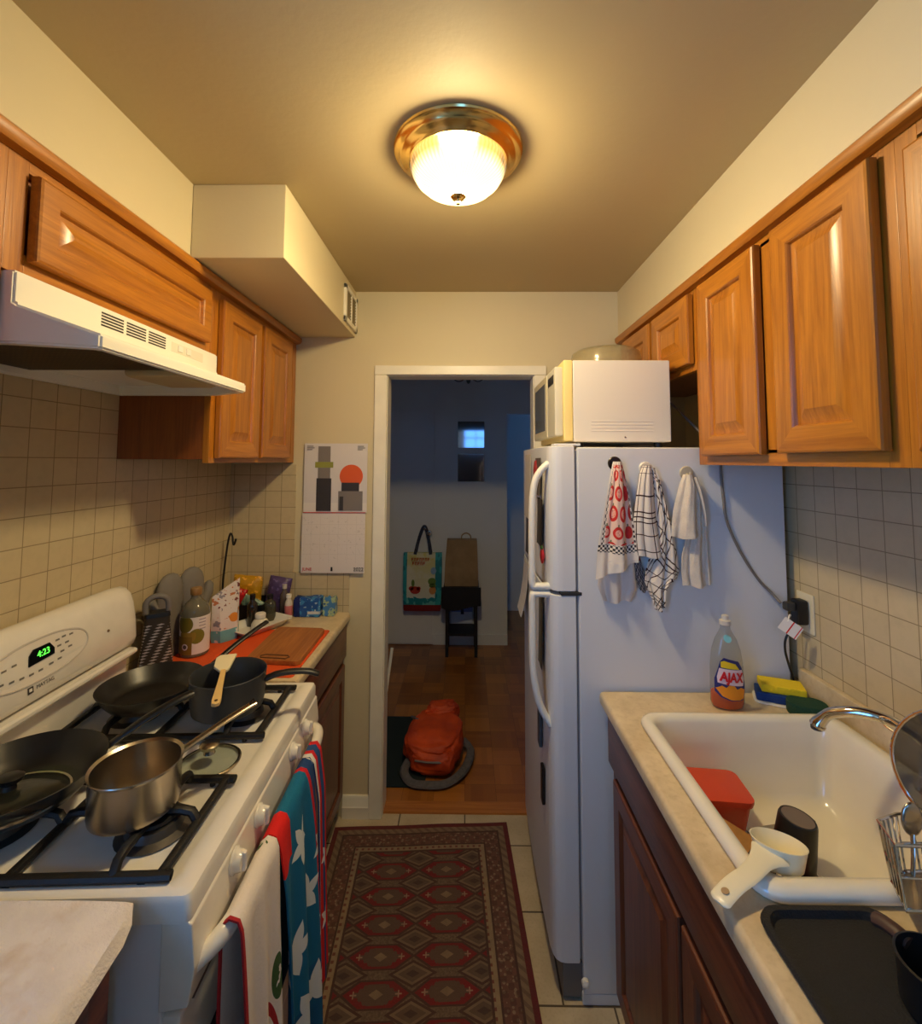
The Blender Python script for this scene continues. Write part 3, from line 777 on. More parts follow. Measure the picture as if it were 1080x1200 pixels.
# grates: one long grate over each pair (front to back), near pair and far pair
def grate(y0, y1, x0=-1.025, x1=-.525):
    g = MB(); r = .0092; zt = .944; zr = .922
    ym = (y0 + y1) / 2; xm = (x0 + x1) / 2
    def bar(P, rr=r): g.tube(P, rr, 8, flat=.85)
    # low outer frame
    bar(smoothpath([(x0 + .02, y0, zr), (x1 - .02, y0, zr), (x1 - .004, y0 + .006, zr), (x1, y0 + .02, zr), (x1, y1 - .02, zr), (x1 - .004, y1 - .006, zr), (x1 - .02, y1, zr), (x0 + .02, y1, zr), (x0, y1 - .02, zr), (x0, y0 + .02, zr), (x0 + .02, y0, zr)], 3))
    bar([(xm, y0, zr), (xm, y1, zr)])
    for bx_, s in ((x1 - .077, 1), (x0 + .12, -1)):
        for dx, dy in ((1, 0), (-1, 0), (0, 1), (0, -1)):
            ex = x1 if (dx > 0 and s > 0) else xm if (dx < 0 and s > 0) else xm if dx > 0 else x0
            ey = y1 if dy > 0 else y0
            if dx: P = [(ex, ym, zr), (ex - dx * .012, ym, zt - .004), (ex - dx * .03, ym, zt), (bx_ + dx * .022, ym, zt), (bx_ + dx * .015, ym, zt - .004)]
            else: P = [(bx_, ey, zr), (bx_, ey - dy * .012, zt - .004), (bx_, ey - dy * .03, zt), (bx_, ym + dy * .022, zt), (bx_, ym + dy * .015, zt - .004)]
            bar(P)
    for x_ in (x0 + .03, xm, x1 - .03):
        for y_ in (y0, y1): g.lathe([(0, .9086), (.006, .9086), (.006, zr), (0, zr)], (x_, y_, 0), 8)
    return g.build('grate', IRON, st)
grate(.805, 1.045); grate(1.205, 1.455)
st.rotation_euler.z = math.radians(2.5)

# ---------------------------------------------------------------- fridge
fy0, fy1, fx0, fx1, fz = 1.488, 2.185, .348, 1.008, 1.664
fr = thing('fridge', (.66, 1.84, 0), 'tall white top-freezer fridge with curved handles beside the sink', 'fridge')
MB().box((fx0 + .008, fy0, .03), (fx1, fy1, fz), .006).build('fridge_body', ENAM, fr)
def fdoor(name, z0, z1):
    # front bowed: profile in plan
    P = [(fx0, fy0 + .001)]
    P += [(.306, fy0 + .001), (.290, fy0 + .004), (.277, fy0 + .013), (.270, fy0 + .028)]
    for k in range(9):
        a = k / 8; yy = fy0 + .05 + (fy1 - fy0 - .1) * a
        P.append((.266 - .006 * math.sin(PI * a), yy))
    P += [(.270, fy1 - .028), (.277, fy1 - .013), (.290, fy1 - .004), (.306, fy1 - .001), (fx0, fy1 - .001)]
    return MB().prism(P, 'z', z0, z1, .004).build(name, ENAM, fr, ang=30)
fd = fdoor('freezer_door', 1.209, fz + .004); rd = fdoor('fridge_door', .115, 1.197)
MB().box((fx0 - .001, fy0 + .012, .12), (fx0 + .01, fy1 - .012, fz - .008)).build('door_gasket', mat('gasket_grey', (150, 146, 146), .6), fr)
HM = mat('fridge_handle_white', (238, 234, 222), .3)
hy = fy0 + .042
def handle(par, pts, rr):
    MB().tube(smoothpath(pts, 7), rr, 12, flat=1.35, up=(0, 1, 0)).build('handle', HM, par)
handle(fd, [(.272, hy, 1.612), (.248, hy, 1.590), (.228, hy, 1.555), (.219, hy, 1.50), (.216, hy, 1.40), (.216, hy, 1.28), (.217, hy, 1.222), (.232, hy, 1.216), (.272, hy, 1.216)], .0115)
handle(rd, [(.272, hy, 1.192), (.232, hy, 1.192), (.217, hy, 1.186), (.216, hy, 1.12), (.216, hy, 1.0), (.220, hy, .93), (.232, hy, .865), (.250, hy, .82), (.272, hy, .785)], .0115)
MB().box((.30, fy0 - .001, 1.1975), (.366, fy0 + .05, 1.2085), .002).build('door_gap_fill', mat('gap_fill_dark', (44, 42, 42), .5), fr)  # dark block standing in for the shade in the gap between the doors
MB().box((.285, fy0 + .01, fz + .0042), (.37, fy0 + .07, fz + .012), .003).build('hinge_cover', ENAM, fr)
MB().box((.296, fy0 + .01, .012), (fx0 + .01, fy1 - .01, .110), .006).build('base_grille', mat('grille_grey', (110, 106, 104), .5), fr)
MB().box((fx0 + .005, fy0 + .0, .0), (fx1, fy1, .032), .004).build('plinth', ENAM, fr)
MB().lathe([(0, 0), (.011, 0), (.011, .012), (.004, .016), (0, .016)], (fx0 + .012, fy0 - .0005, .07), 12, Matrix.Rotation(PI / 2, 4, 'X')).build('screw_cap', PLASW, fr)

# ---------------------------------------------------------------- microwave on the fridge
mx0, mx1, my0, my1, mz0, mz1 = .362, .690, 1.560, 2.04, 1.684, 1.962
mw = thing('microwave', (.53, 1.80, fz + .004), 'white microwave oven with a yellowed front, on top of the fridge', 'microwave')
MB().box((mx0, my0, mz0), (mx1, my1, mz1), .005).build('casing', mat('microwave_casing', (230, 222, 208), .4), mw)
for x_ in (mx0 + .03, mx1 - .03):
    for y_ in (my0 + .04, my1 - .04): MB().lathe([(0, fz), (.014, fz), (.014, mz0 + .001), (0, mz0 + .001)], (x_, y_, 0), 12).build('foot', BLACKP, mw)
YEL = mat('yellowed_plastic', (240, 216, 140), .4)
MB().prism([(my0, mz0 + .002), (my1, mz0 + .002), (my1, mz1 + .001), (my0, mz1 + .001)], 'x', .330, mx0, .006).build('front_frame', YEL, mw)
o = MB().prism([(my0 + .16, mz0 + .02), (my1 - .012, mz0 + .02), (my1 - .012, mz1 - .02), (my0 + .16, mz1 - .02)], 'x', .300, .331, .008).build('door', mat('pale_door_plastic', (214, 204, 170), .35), mw)
MB().box((.2985, my0 + .19, mz0 + .05), (.301, my1 - .05, mz1 - .05), .001).build('door_window', mat('smoked_window', (108, 112, 116), .12), o)
MB().box((.302, my0 + .012, mz0 + .02), (.331, my0 + .155, mz1 - .02), .006).build('control_panel', mat('pale_panel_plastic', (206, 200, 178), .35), mw)
MB().box((.3005, my0 + .03, mz1 - .075), (.3025, my0 + .13, mz1 - .045), .0005).build('display', BLACKP, mw)
sl = MB()
for k in range(4): sl.box((mx0 + .06, my0 - .0012, mz0 + .035 + k * .011), (mx1 - .06, my0 + .001, mz0 + .0385 + k * .011), .001)
sl.build('pressed_rib', mat('microwave_casing', (0, 0, 0)), mw)
MB().lathe([(0, 0), (.0035, 0), (.0025, .002), (0, .0022)], (.535, my0, mz0 + .016), 10, Matrix.Rotation(PI / 2, 4, 'X')).build('screw', STEEL, mw)
# clear cake cover upturned on it
MB().lathe([(0, .0), (.125, .0), (.135, .004), (.137, .012), (.133, .05), (.126, .075), (.11, .085), (0, .088), (0, .085), (.108, .082), (.123, .073), (.130, .05), (.134, .012), (.124, .003), (0, .003)], (.545, 1.80, mz1 + .001), 48).build('bowl', thin_glass('frosty_plastic', (244, 240, 226), (226, 216, 184), .16, .1), None)
tag(bpy.data.objects['bowl'], 'shallow clear plastic bowl upside down on top of the microwave', 'bowl')
# ---------------------------------------------------------------- rug
m = NT('woven_rug'); x, y, z = m.xyz()
HW, HL = .378, .78            # half width, half length (origin at the centre)
ax, ay = x.abs(), y.abs()
dx, dy = HW - ax, HL - ay      # distance from the edges
d = dx.mn(dy)
ns = m.noise(m.tc(), 160, 3); ns2 = m.noise(m.tc(), 40, 3)
tan, dark, red, brown = lin(140, 116, 88), lin(70, 44, 36), lin(116, 20, 24), lin(104, 76, 60)
base = m.mix(ns.smooth(.35, .65), lin(112, 92, 72), lin(90, 70, 56))
# central field
PX, PY = .215, .106
ux = ((x + .5 * PX * 0) / PX).fract() - .5          # centres at +-PX/2
uy = ((y + .03) / PY).fract() - .5
qx, qy = (ux * PX).abs(), (uy * PY).abs()
hexd = (qx / .098) + (qy / .047).mx(.28) - .28      # pointed hexagon
hx = qx / .106 + qy / .074
medal = hx.lt(1.0) * qy.lt(.037)
jag = (qx.band(.014, .006)) * .08
inner = (qx / .080 + qy / .056 + jag).lt(.90) * qy.lt(.028)
ringz = (qx / .052 + qy / .030).inside(.85, 1.1)
core = (qx / .022 + qy / .014).lt(1.0)
rays = ((qx - .068).abs().lt(.002) * qy.lt(.010)).mx(qy.lt(.002) * (qx - .068).abs().lt(.010))
# lozenges between
vx = (x / PX + .5).fract() - .5
vy = ((y + .03) / PY + .5).fract() - .5
loz = ((vx * PX).abs() / .062 + (vy * PY).abs() / .032)
lz = loz.lt(1.0); lzr = loz.inside(.75, 1.0); lzc = loz.lt(.35)
field = base
field = m.mix(loz.inside(1.0, 1.25), field, dark)
field = m.mix(lz, field, lin(92, 72, 58)); field = m.mix(lzr, field, lin(118, 96, 74)); field = m.mix(lzc, field, lin(70, 50, 44))
field = m.mix(medal, field, red)
edge = (hx.inside(.94, 1.06) * qy.lt(.040)).mx(qy.inside(.035, .040) * hx.lt(1.06))
field = m.mix(edge, field, dark)
field = m.mix(inner, field, lin(88, 66, 54)); field = m.mix(core, field, lin(130, 106, 80)); field = m.mix(rays * medal, field, lin(150, 120, 96))
# borders
b_x = dx; 
out = d.lt(.020); b1 = d.inside(.020, .044); b2 = d.inside(.044, .052); b3 = d.inside(.052, .105); b4 = d.inside(.105, .112); b5 = d.inside(.112, .132); b6 = d.inside(.132, .140)
vine = ((x * 150.0).sin() * (y * 150.0).sin()).gt(.12)
vine2 = (m.voronoi(m.tc(), 70)).lt(.35)
col = m.mix(b6, field, dark)
col = m.mix(b5, col, lin(142, 120, 92)); col = m.mix(b5 * (x * 260.0).sin().gt(.3) * (y * 260.0).sin().gt(.3), col, lin(110, 60, 50))
col = m.mix(b4, col, dark)
col = m.mix(b3, col, m.mix(vine2, lin(104, 66, 54), lin(136, 112, 88))); col = m.mix(b3 * vine * .6, col, lin(72, 44, 38))
col = m.mix(b2, col, dark)
col = m.mix(b1, col, m.mix((x * 180.0 + y * 180.0).sin().gt(.2), lin(128, 104, 80), lin(108, 84, 66)))
col = m.mix(out, col, lin(96, 24, 28))
col = m.mix(ns2.smooth(.3, .8) * .35, col, lin(70, 54, 44))
m.color(col); m.set('Roughness', .95); m.set('Sheen Weight', .1); m.bump(ns, .35, .004)
rg = MB()
def rugf(u, v):
    x_ = (u - .5) * 2 * HW; y_ = (v - .5) * 2 * HL
    return (x_, y_, .006 + .0015 * math.sin(9 * y_ + 3 * x_) + .001 * math.sin(17 * x_))
o = rg.sheet(rugf, 24, 40, .008).build('rug', m.mat, base=False)
o.location = (-.172 + .05 * .55 - .008, 1.372, .004); o.rotation_euler.z = .05
tag(o, 'dark red and brown patterned runner rug on the kitchen tiles', 'rug')

# ---------------------------------------------------------------- hall things
ft = NT('dark_green_mat'); x, y, z = ft.xyz()
ft.color(lin(22, 36, 38)); ft.set('Roughness', .95); ft.bump(ft.noise(ft.tc(), 300, 2), .6, .004)
tag(MB().box((-.52, 2.40, 0.0005), (-.20, 3.03, .010), .003).build('door_mat', ft.mat), 'dark green mat on the hall floor under the orange backpack', 'mat')
# orange backpack
bp = thing('backpack', (-.16, 2.62, .010), 'orange backpack with grey straps slumped on the hall floor', 'backpack')
OR = NT('orange_nylon'); n = OR.noise(OR.tc(), 7, 4)
OR.color(OR.mix(n.smooth(.35, .65), lin(216, 78, 14), lin(170, 52, 10))); OR.set('Roughness', .6); OR.bump(n, .3, .02)
def sack(cx_, cy_, cz_, hx, hy, hz, seed, pw=.55, amp=.10, rot=0.0):
    """soft squarish bag lying on the floor"""
    T = bmesh.new(); bmesh.ops.create_icosphere(T, subdivisions=5, radius=1)
    for v in T.verts:
        p = v.co.copy(); dd = 1 + amp * mnoise.noise(p * 1.8 + Vector((seed, 1, 2))) + amp * .5 * mnoise.noise(p * 4.5 + Vector((0, seed, 0))) + amp * .2 * mnoise.noise(p * 11)
        q_ = Vector((math.copysign(abs(p.x) ** pw, p.x) * hx * (1 - .22 * max(0, p.y)), math.copysign(abs(p.y) ** pw, p.y) * hy, math.copysign(abs(p.z) ** pw, p.z) * hz * (1 - .25 * max(0, -p.y)))) * dd
        q_.z = max(q_.z, -hz * .92); v.co = q_
    b = MB(); b._join(T, Matrix.Translation((cx_, cy_, cz_)) @ Matrix.Rotation(rot, 4, 'Z')); return b
sack(-.165, 2.655, .095, .150, .185, .088, 3, rot=-.12).build('main_bag', OR.mat, bp, ang=80)
sack(-.165, 2.53, .072, .118, .085, .066, 9, rot=-.12).build('front_pocket', OR.mat, bp, ang=80)
sack(-.135, 2.80, .16, .095, .05, .052, 5, rot=.2, amp=.2).build('top_flap', OR.mat, bp, ang=80)
b_ = MB().tube(smoothpath([(-.255, 2.462, .092), (-.18, 2.436, .100), (-.10, 2.446, .094)], 5), .005, 6); b_.build('zip', mat('grey_zip', (120, 112, 108), .5), bp)
GS = mat('grey_strap_webbing', (92, 88, 90), .8, var=.2, vscale=60, bump=.3)
b_ = MB().tube(smoothpath([(-.29, 2.56, .05), (-.31, 2.47, .035), (-.27, 2.41, .022), (-.2, 2.395, .02), (-.1, 2.40, .022), (-.02, 2.47, .028), (.02, 2.57, .03), (.03, 2.66, .035), (-.01, 2.70, .06)], 6), .022, 8, flat=.55); b_.build('strap', GS, bp)
b_ = MB().tube(smoothpath([(-.27, 2.77, .13), (-.30, 2.74, .16), (-.275, 2.70, .17), (-.23, 2.69, .165)], 5), .011, 8, flat=.6); b_.build('grab_loop', GS, bp)
MB().box((-.15, 2.535, .138), (-.118, 2.562, .148), .003, M=None).build('buckle', BLACKP, bp)
# white bar at the left jamb
sp = thing('bar', (-.47, 2.74, 0), 'slim white bar leaning just inside the hall behind the left door jamb', 'bar')
MB().tube([(-.452, 2.74, .30), (-.430, 2.80, .52)], .009, 8).build('white_end', PLASW, sp)
MB().box((-.50, 2.70, 0.0), (-.455, 2.78, .02), .004).build('foot', BLACKP, sp); MB().tube([(-.475, 2.735, .018), (-.452, 2.74, .31)], .006, 8).build('pole', BLACKP, sp)
# black stool with paper bag
so = thing('stool', (-.035, 4.06, 0), 'black wooden stool against the hall wall holding a brown paper bag', 'stool')
BW = mat('black_stained_wood', (30, 26, 24), .5, var=.2, vscale=20)
MB().box((-.185, 3.92, .53), (.115, 4.195, .565), .006).build('seat', BW, so)
for x_ in (-.165, .075):
    for y_ in (3.935, 4.155): MB().box((x_, y_, 0), (x_ + .026, y_ + .026, .53), .002).build('leg', BW, so)
r_ = MB()
for y_ in (3.94, 4.16):
    r_.box((-.142, y_, .47), (.078, y_ + .016, .53), .001)
r_.build('apron', BW, so)
MB().box((-.16, 3.94, .17), (.098, 4.18, .19), .002).build('shelf', BW, so)
MB().sheet(lambda u, v: (-.198 + .327 * u, 3.912 - .004 * math.sin(9 * u), .575 - .17 * v - .02 * math.sin(5 * u) * v), 12, 8, .004).build('cloth_flap', mat('black_cloth', (20, 19, 18), .55, bump=.4, bscale=40), so)
# framed picture behind the stool
pc = thing('picture', (-.035, 4.19, .195), 'small blue and white picture leaning on the wall between the legs of the stool', 'picture')
pm = NT('snow_print'); x, y, z = pm.xyz()
pm.color(pm.mix(z.gt(.10), lin(212, 214, 222), lin(120, 136, 190))); pm.set('Roughness', .5)
MB().box((-.125, 4.170, .195), (.062, 4.182, .415), .002).build('print', pm.mat, pc)
MB().prism([(-.040, .275), (-.012, .275), (-.014, .31), (-.020, .325), (-.024, .345), (-.031, .345), (-.034, .322), (-.040, .31)], 'y', 4.168, 4.1695).build('dark_motif', mat('navy_ink', (24, 30, 66), .6), pc)
# paper bag
KR = NT('kraft_paper'); n = KR.noise(KR.tc(), 10, 4); KR.color(KR.mix(n.smooth(.3, .7), lin(170, 138, 96), lin(146, 116, 78))); KR.set('Roughness', .8); KR.bump(n, .4, .02)
kb = thing('paper_bag', (-.035, 4.06, .566), 'tall brown paper shopping bag with a twisted handle standing on the black stool', 'bag')
def bagring(z, sx, sy, cx_, cy_): return [(cx_ + a * sx, cy_ + b_ * sy, z) for a, b_ in ((-1, -1), (0, -1), (1, -1), (1, 0), (1, 1), (0, 1), (-1, 1), (-1, 0))]
MB().loft([bagring(.5665, .140, .085, -.035, 4.06), bagring(.60, .142, .086, -.035, 4.06), bagring(.76, .138, .075, -.034, 4.06), bagring(.90, .130, .055, -.03, 4.06), bagring(.945, .128, .05, -.03, 4.06)]).build('bag_body', KR.mat, kb, ang=25)
MB().tube(smoothpath([(-.035, 4.01, .94), (-.03, 4.01, .985), (.005, 4.01, 1.005), (.04, 4.01, .985), (.048, 4.01, .94)], 6), .006, 6).build('handle', KR.mat, kb)
# tote bag hanging on a hook on the closet door
hk = tag(MB().lathe([(0, 0), (.016, 0), (.016, .004), (.007, .008), (.006, .03), (.012, .034), (.010, .042), (0, .044)], (-.365, HY - .012, 1.02), 16, Matrix.Rotation(PI / 2, 4, 'X')).build('coat_hook', CHROME), 'shiny round hook on the closet door holding the tote bag', 'hook')
tb = thing('tote_bag', (-.375, 4.15, .33), 'colourful teal and yellow tote bag hanging from a hook on the closet door', 'bag')
tm = NT('printed_tote'); x, y, z = tm.xyz()    # origin at (-.375, 4.15, .33)
n1 = tm.noise(tm.tc(), 12, 4); n2 = tm.noise(tm.vec(x * 30.0, z * 30.0, 2.0), 1, 3)
c = tm.mix(z.smooth(.1, .48), lin(226, 226, 206), lin(226, 214, 120))
c = tm.mix(n1.smooth(.48, .6) * .6, c, lin(236, 232, 214))
sea = (z + n2 * .06 - .03).lt(.105); c = tm.mix(sea, c, tm.mix(n1.gt(.5), lin(24, 140, 150), lin(110, 196, 196)))
side = (x.gt(.112)).mx(x.lt(-.135)); c = tm.mix(side, c, tm.mix(n1.gt(.52), lin(14, 128, 140), lin(50, 170, 176)))
c = tm.mix(z.lt(.045), c, lin(130, 26, 22))
tm.color(c); tm.set('Roughness', .5)
def toter(z, sx, sy): return [(-.375 + a * sx, 4.145 + b_ * sy, z) for a, b_ in ((-1, -1), (-.5, -1.05), (0, -1.1), (.5, -1.05), (1, -1), (1, 1), (0, 1), (-1, 1))]
MB().loft([toter(.322, .155, .045), toter(.335, .160, .048), toter(.50, .166, .048), toter(.70, .168, .036), toter(.812, .168, .022)]).build('bag_body', tm.mat, tb, ang=25)
TT = lambda x_, z_: frameM((x_, 4.0888, z_), (1, 0, 0), (0, -1, 0))
ORI = mat('orange_lettering', (226, 104, 24), .5)
def blobs(name, pts, mm, th=.002, y_=4.090):
    b = MB()
    for (px, pz, rx, rz) in pts: b.prism([(px + rx * math.cos(a), pz + rz * math.sin(a)) for a in [2 * PI * k / 14 for k in range(14)]], 'y', y_, y_ + .012)
    b.build(name, mm, tb)
# two rows of small orange letters, not legible in the photo
lb = MB()
for row, (z_, n_, x0) in enumerate(((.762, 7, -.47), (.728, 5, -.462))):
    for k in range(n_):
        h_ = .013; xx = x0 + k * .0235
        lb.box((xx, 4.092, z_ - h_), (xx + .005, 4.1, z_ + h_)).box((xx, 4.092, z_ + h_ - .005), (xx + .016, 4.1, z_ + h_))
        if k % 2: lb.box((xx + .012, 4.092, z_ - h_), (xx + .0165, 4.1, z_ + h_))
        else: lb.box((xx, 4.092, z_ - .002), (xx + .014, 4.1, z_ + .003))
lb.build('orange_lettering', ORI, tb, smooth=False)
blobs('red_motif', [(-.435, .50, .045, .032), (-.47, .515, .022, .018), (-.405, .515, .018, .016)], mat('tote_red', (190, 60, 40), .5))
blobs('green_motif', [(-.455, .56, .014, .03), (-.29, .575, .035, .03), (-.285, .54, .03, .018)], mat('tote_green', (110, 140, 60), .5))
blobs('gold_motif', [(-.285, .50, .03, .035)], mat('tote_gold', (214, 150, 80), .5))
blobs('blue_motif', [(-.278, .665, .024, .03)], mat('tote_blue', (150, 180, 210), .5))
SB = mat('navy_strap', (34, 38, 60), .6)
for y_ in (4.118, 4.166):
    MB().tube(smoothpath([(-.442, y_, .80), (-.415, 4.155, .92), (-.378, HY - .05, 1.026), (-.352, HY - .05, 1.026), (-.325, 4.155, .92), (-.305, y_, .80)], 6), .014, 8, flat=.3, up=(0, 1, 0)).build('strap', SB, tb)
# two mirror tiles
for i, (z0, z1, lab) in enumerate(((1.738, 1.978, 'square mirror tile on the hall wall showing a bright blue window'), (1.435, 1.683, 'dark square mirror tile on the hall wall, the lower of two'))):
    t = thing('mirror', (.048, HY, z0), lab, 'mirror')
    MB().box((-.072, HY - .008, z0), (.168, HY - .0005, z1), .002).build('mirror_glass', mat('old_mirror', (140, 140, 146), .06, 1.0), t)
# ceiling fitting in the hall
t = thing('chandelier', (.02, 3.72, 2.44), 'unlit dark chandelier on the hall ceiling beyond the doorway', 'ceiling light')
DM = mat('dim_pewter', (96, 94, 86), .5, .6)
MB().lathe([(0, 2.44), (.06, 2.44), (.05, 2.42), (.012, 2.41), (.01, 2.30), (.022, 2.28), (.012, 2.25), (0, 2.24)], (.02, 3.72, 0), 20).build('canopy', DM, t)
for k in range(5):
    a = 2 * PI * k / 5 + .3; dx_, dy_ = math.cos(a), math.sin(a)
    MB().tube(smoothpath([(.02 + dx_ * .015, 3.72 + dy_ * .015, 2.29), (.02 + dx_ * .08, 3.72 + dy_ * .08, 2.265), (.02 + dx_ * .13, 3.72 + dy_ * .13, 2.29), (.02 + dx_ * .135, 3.72 + dy_ * .135, 2.31)], 5), .005, 6).build('arm', DM, t)
    MB().lathe([(.012, 2.31), (.022, 2.32), (.04, 2.385), (.043, 2.385), (.026, 2.318), (.012, 2.305)], (.02 + dx_ * .135, 3.72 + dy_ * .135, 0), 16).build('shade', mat('frosted_shade', (190, 186, 170), .5), t)
# ---------------------------------------------------------------- cloth on the near-left counter
m = NT('stained_white_cloth'); n1 = m.noise(m.tc(), 9, 4, .6); n2 = m.noise(m.tc(), 260, 2); n3 = m.noise(m.tc(), 22, 3)
c = m.mix(n3.smooth(.4, .7) * .5, lin(238, 228, 222), lin(216, 204, 196)); c = m.mix(n1.smooth(.58, .75) * .55, c, lin(196, 160, 116))
m.color(c); m.set('Roughness', .95); m.bump(n2 + n3 * 2.0, .5, .004); CLOTHW = m.mat
def cl(u, v):
    y_ = -.15 + .922 * v; x_ = -1.08 + (.583 + .004 * math.sin(23 * y_) - .022 * max(0, (v - .95) / .05) ** 2) * u
    z_ = .9185 + .0015 * math.sin(14 * x_ + 5 * y_) + .001 * math.sin(31 * y_)
    ex = x_ + .515; ey = y_ - .742
    z_ += .0
    if ex > 0: z_ -= ex * 1.3; x_ = -.515 + ex * .55 + .008 * math.sin(9 * y_) * ex * 10
    if v > .985 and False: z_ -= .01
    return (x_, y_, z_)
o = MB().sheet(cl, 40, 40, .006).build('cloth', CLOTHW)
tag(o, 'stained white cloth spread over the counter at the near end of the stove', 'cloth')
# ---------------------------------------------------------------- left far counter
OM = NT('orange_mat'); n = OM.noise(OM.tc(), 200, 2)
OM.color(lin(226, 84, 22)); OM.set('Roughness', .8); OM.bump(n, .4, .003)
tag(MB().prism(rrect(-1.08, 1.545, -.560, 1.965, .012), 'z', .9142, .9172).build('place_mat', OM.mat), 'bright orange mat under the cutting board on the far counter', 'mat')
cbd = thing('cutting_board', (-.66, 1.78, .9174), 'worn wooden cutting board lying on the orange mat', 'cutting board')
bd = [(-.578, 1.622), (-.748, 1.640), (-.762, 1.655), (-.772, 1.94), (-.760, 1.952), (-.585, 1.940), (-.572, 1.925), (-.566, 1.635)]
MB().prism(bd, 'z', .9174, .935, .003).build('board', BOARDW, cbd)
MB().tube([(-.71, 1.648, .9355), (-.62, 1.638, .9355), (-.612, 1.652, .9355), (-.62, 1.664, .9355), (-.70, 1.672, .9355), (-.716, 1.662, .9355)], .003, 6, closed=True).build('handle_slot', mat('dark_slot', (96, 56, 24), .7), cbd)
# white tray with a jar
ty = thing('tray', (-.855, 1.97, .9174), 'white shallow plastic tray on the orange mat behind the cutting board', 'tray')
def tray_rings():
    c0 = Vector((-.865, 1.975, 0)); a = math.radians(62)
    def rr(hx, hy, z):
        return [(c0.x + x * math.cos(a) - y * math.sin(a), c0.y + x * math.sin(a) + y * math.cos(a), z) for x, y in rrect(-hx, -hy, hx, hy, .02, 4)]
    return [rr(.088, .05, .9176), rr(.092, .054, .9185), rr(.112, .070, .941), rr(.122, .078, .943), rr(.122, .078, .9455), rr(.110, .067, .944), rr(.091, .052, .921), rr(.05, .02, .9205)]
MB().loft(tray_rings()).build('tray_body', PLASW, ty)
jr = thing('jar', (-.845, 1.965, .921), 'small white lidded jar standing in the white tray', 'jar')
MB().lathe([(0, .9212), (.034, .9212), (.036, .926), (.034, .944), (.026, .958), (.018, .964), (0, .965)], (-.852, 1.965, 0), 24).build('jar_body', mat('milky_jar', (224, 218, 200), .25), jr)
MB().lathe([(0, .9652), (.02, .9652), (.021, .968), (.021, .982), (.018, .985), (0, .985)], (-.852, 1.965, 0), 24).build('lid', PLASW, jr)
# box grater
GR = NT('perforated_steel'); x, y, z = GR.xyz()
u_ = (x - y) * 110.0; w_ = z * 110.0
hole = ((u_.fract() - .5).abs() + (w_.fract() - .5).abs()).lt(.34) * z.gt(.015) * z.lt(.155)
GR.color(GR.mix(hole, lin(74, 66, 58), lin(206, 198, 192))); GR.set('Metallic', .6); GR.set('Roughness', .45)
gt = thing('box_grater', (-1.045, 1.600, .9174), 'dark box grater with a grey handle next to the stove clock panel', 'grater')
def gring(z, hx, hy, a=.6): return [(-1.045 + p * math.cos(a) - q_ * math.sin(a), 1.600 + p * math.sin(a) + q_ * math.cos(a), z) for p, q_ in rrect(-hx, -hy, hx, hy, .008, 3)]
MB().loft([gring(.9176, .050, .040), gring(.93, .050, .040), gring(1.085, .036, .026), gring(1.092, .036, .026)]).build('grater_body', GR.mat, gt, ang=30)
MB().loft([gring(1.092, .038, .028), gring(1.104, .036, .026)]).build('collar', BLACKP, gt)
MB().tube(smoothpath([(-1.070, 1.577, 1.10), (-1.072, 1.579, 1.135), (-1.062, 1.590, 1.152), (-1.044, 1.602, 1.156), (-1.027, 1.613, 1.148), (-1.020, 1.619, 1.13), (-1.020, 1.619, 1.10)], 5), .009, 10, flat=1.1).build('handle', mat('grey_grip', (116, 112, 110), .5), gt)
# two grey oven mitts
MT = NT('grey_silicone'); n = MT.noise(MT.tc(), 120, 2); MT.color(lin(128, 122, 114)); MT.set('Roughness', .75); MT.bump(n, .15, .003)
def mitt(name, c0, rot, h, label, flip=1):
    t = thing(name, (c0[0], c0[1], .9174), label, 'oven mitt', 'grey oven mitts')
    R_ = Matrix.Translation((c0[0], c0[1], .9176)) @ Matrix.Rotation(rot, 4, 'Z')
    def rg(z, w, d, ox=0): return [tuple(R_ @ Vector((ox + w * math.cos(a), d * math.sin(a), z))) for a in [2 * PI * k / 24 for k in range(24)]]
    MB().loft([rg(0, .046, .030), rg(.05, .046, .029), rg(.12, .045, .027), rg(.19, .052, .027), rg(.235, .051, .025), rg(.262, .043, .020), rg(.28 * h / .28, .028, .014), rg(.287 * h / .28, .012, .006)]).build('palm', MT.mat, t, ang=60)
    MB().tube([tuple(R_ @ Vector((flip * a, 0, z))) for a, z in ((.03, .11), (.055, .15), (.072, .18), (.078, .205), (.076, .218))], [.022, .024, .022, .018, .008], 12).build('thumb', MT.mat, t)
    MB().loft([rg(.0, .049, .033), rg(.035, .049, .032)], cap=False).build('cuff', MT.mat, t)
    return t
mitt('oven_mitt', (-1.076, 1.712, 0), 1.3, .28, 'grey silicone oven mitt standing behind the box grater', -1)
mitt('oven_mitt', (-1.058, 1.815, 0), 1.2, .28, 'grey silicone oven mitt standing behind the oil bottle', 1)
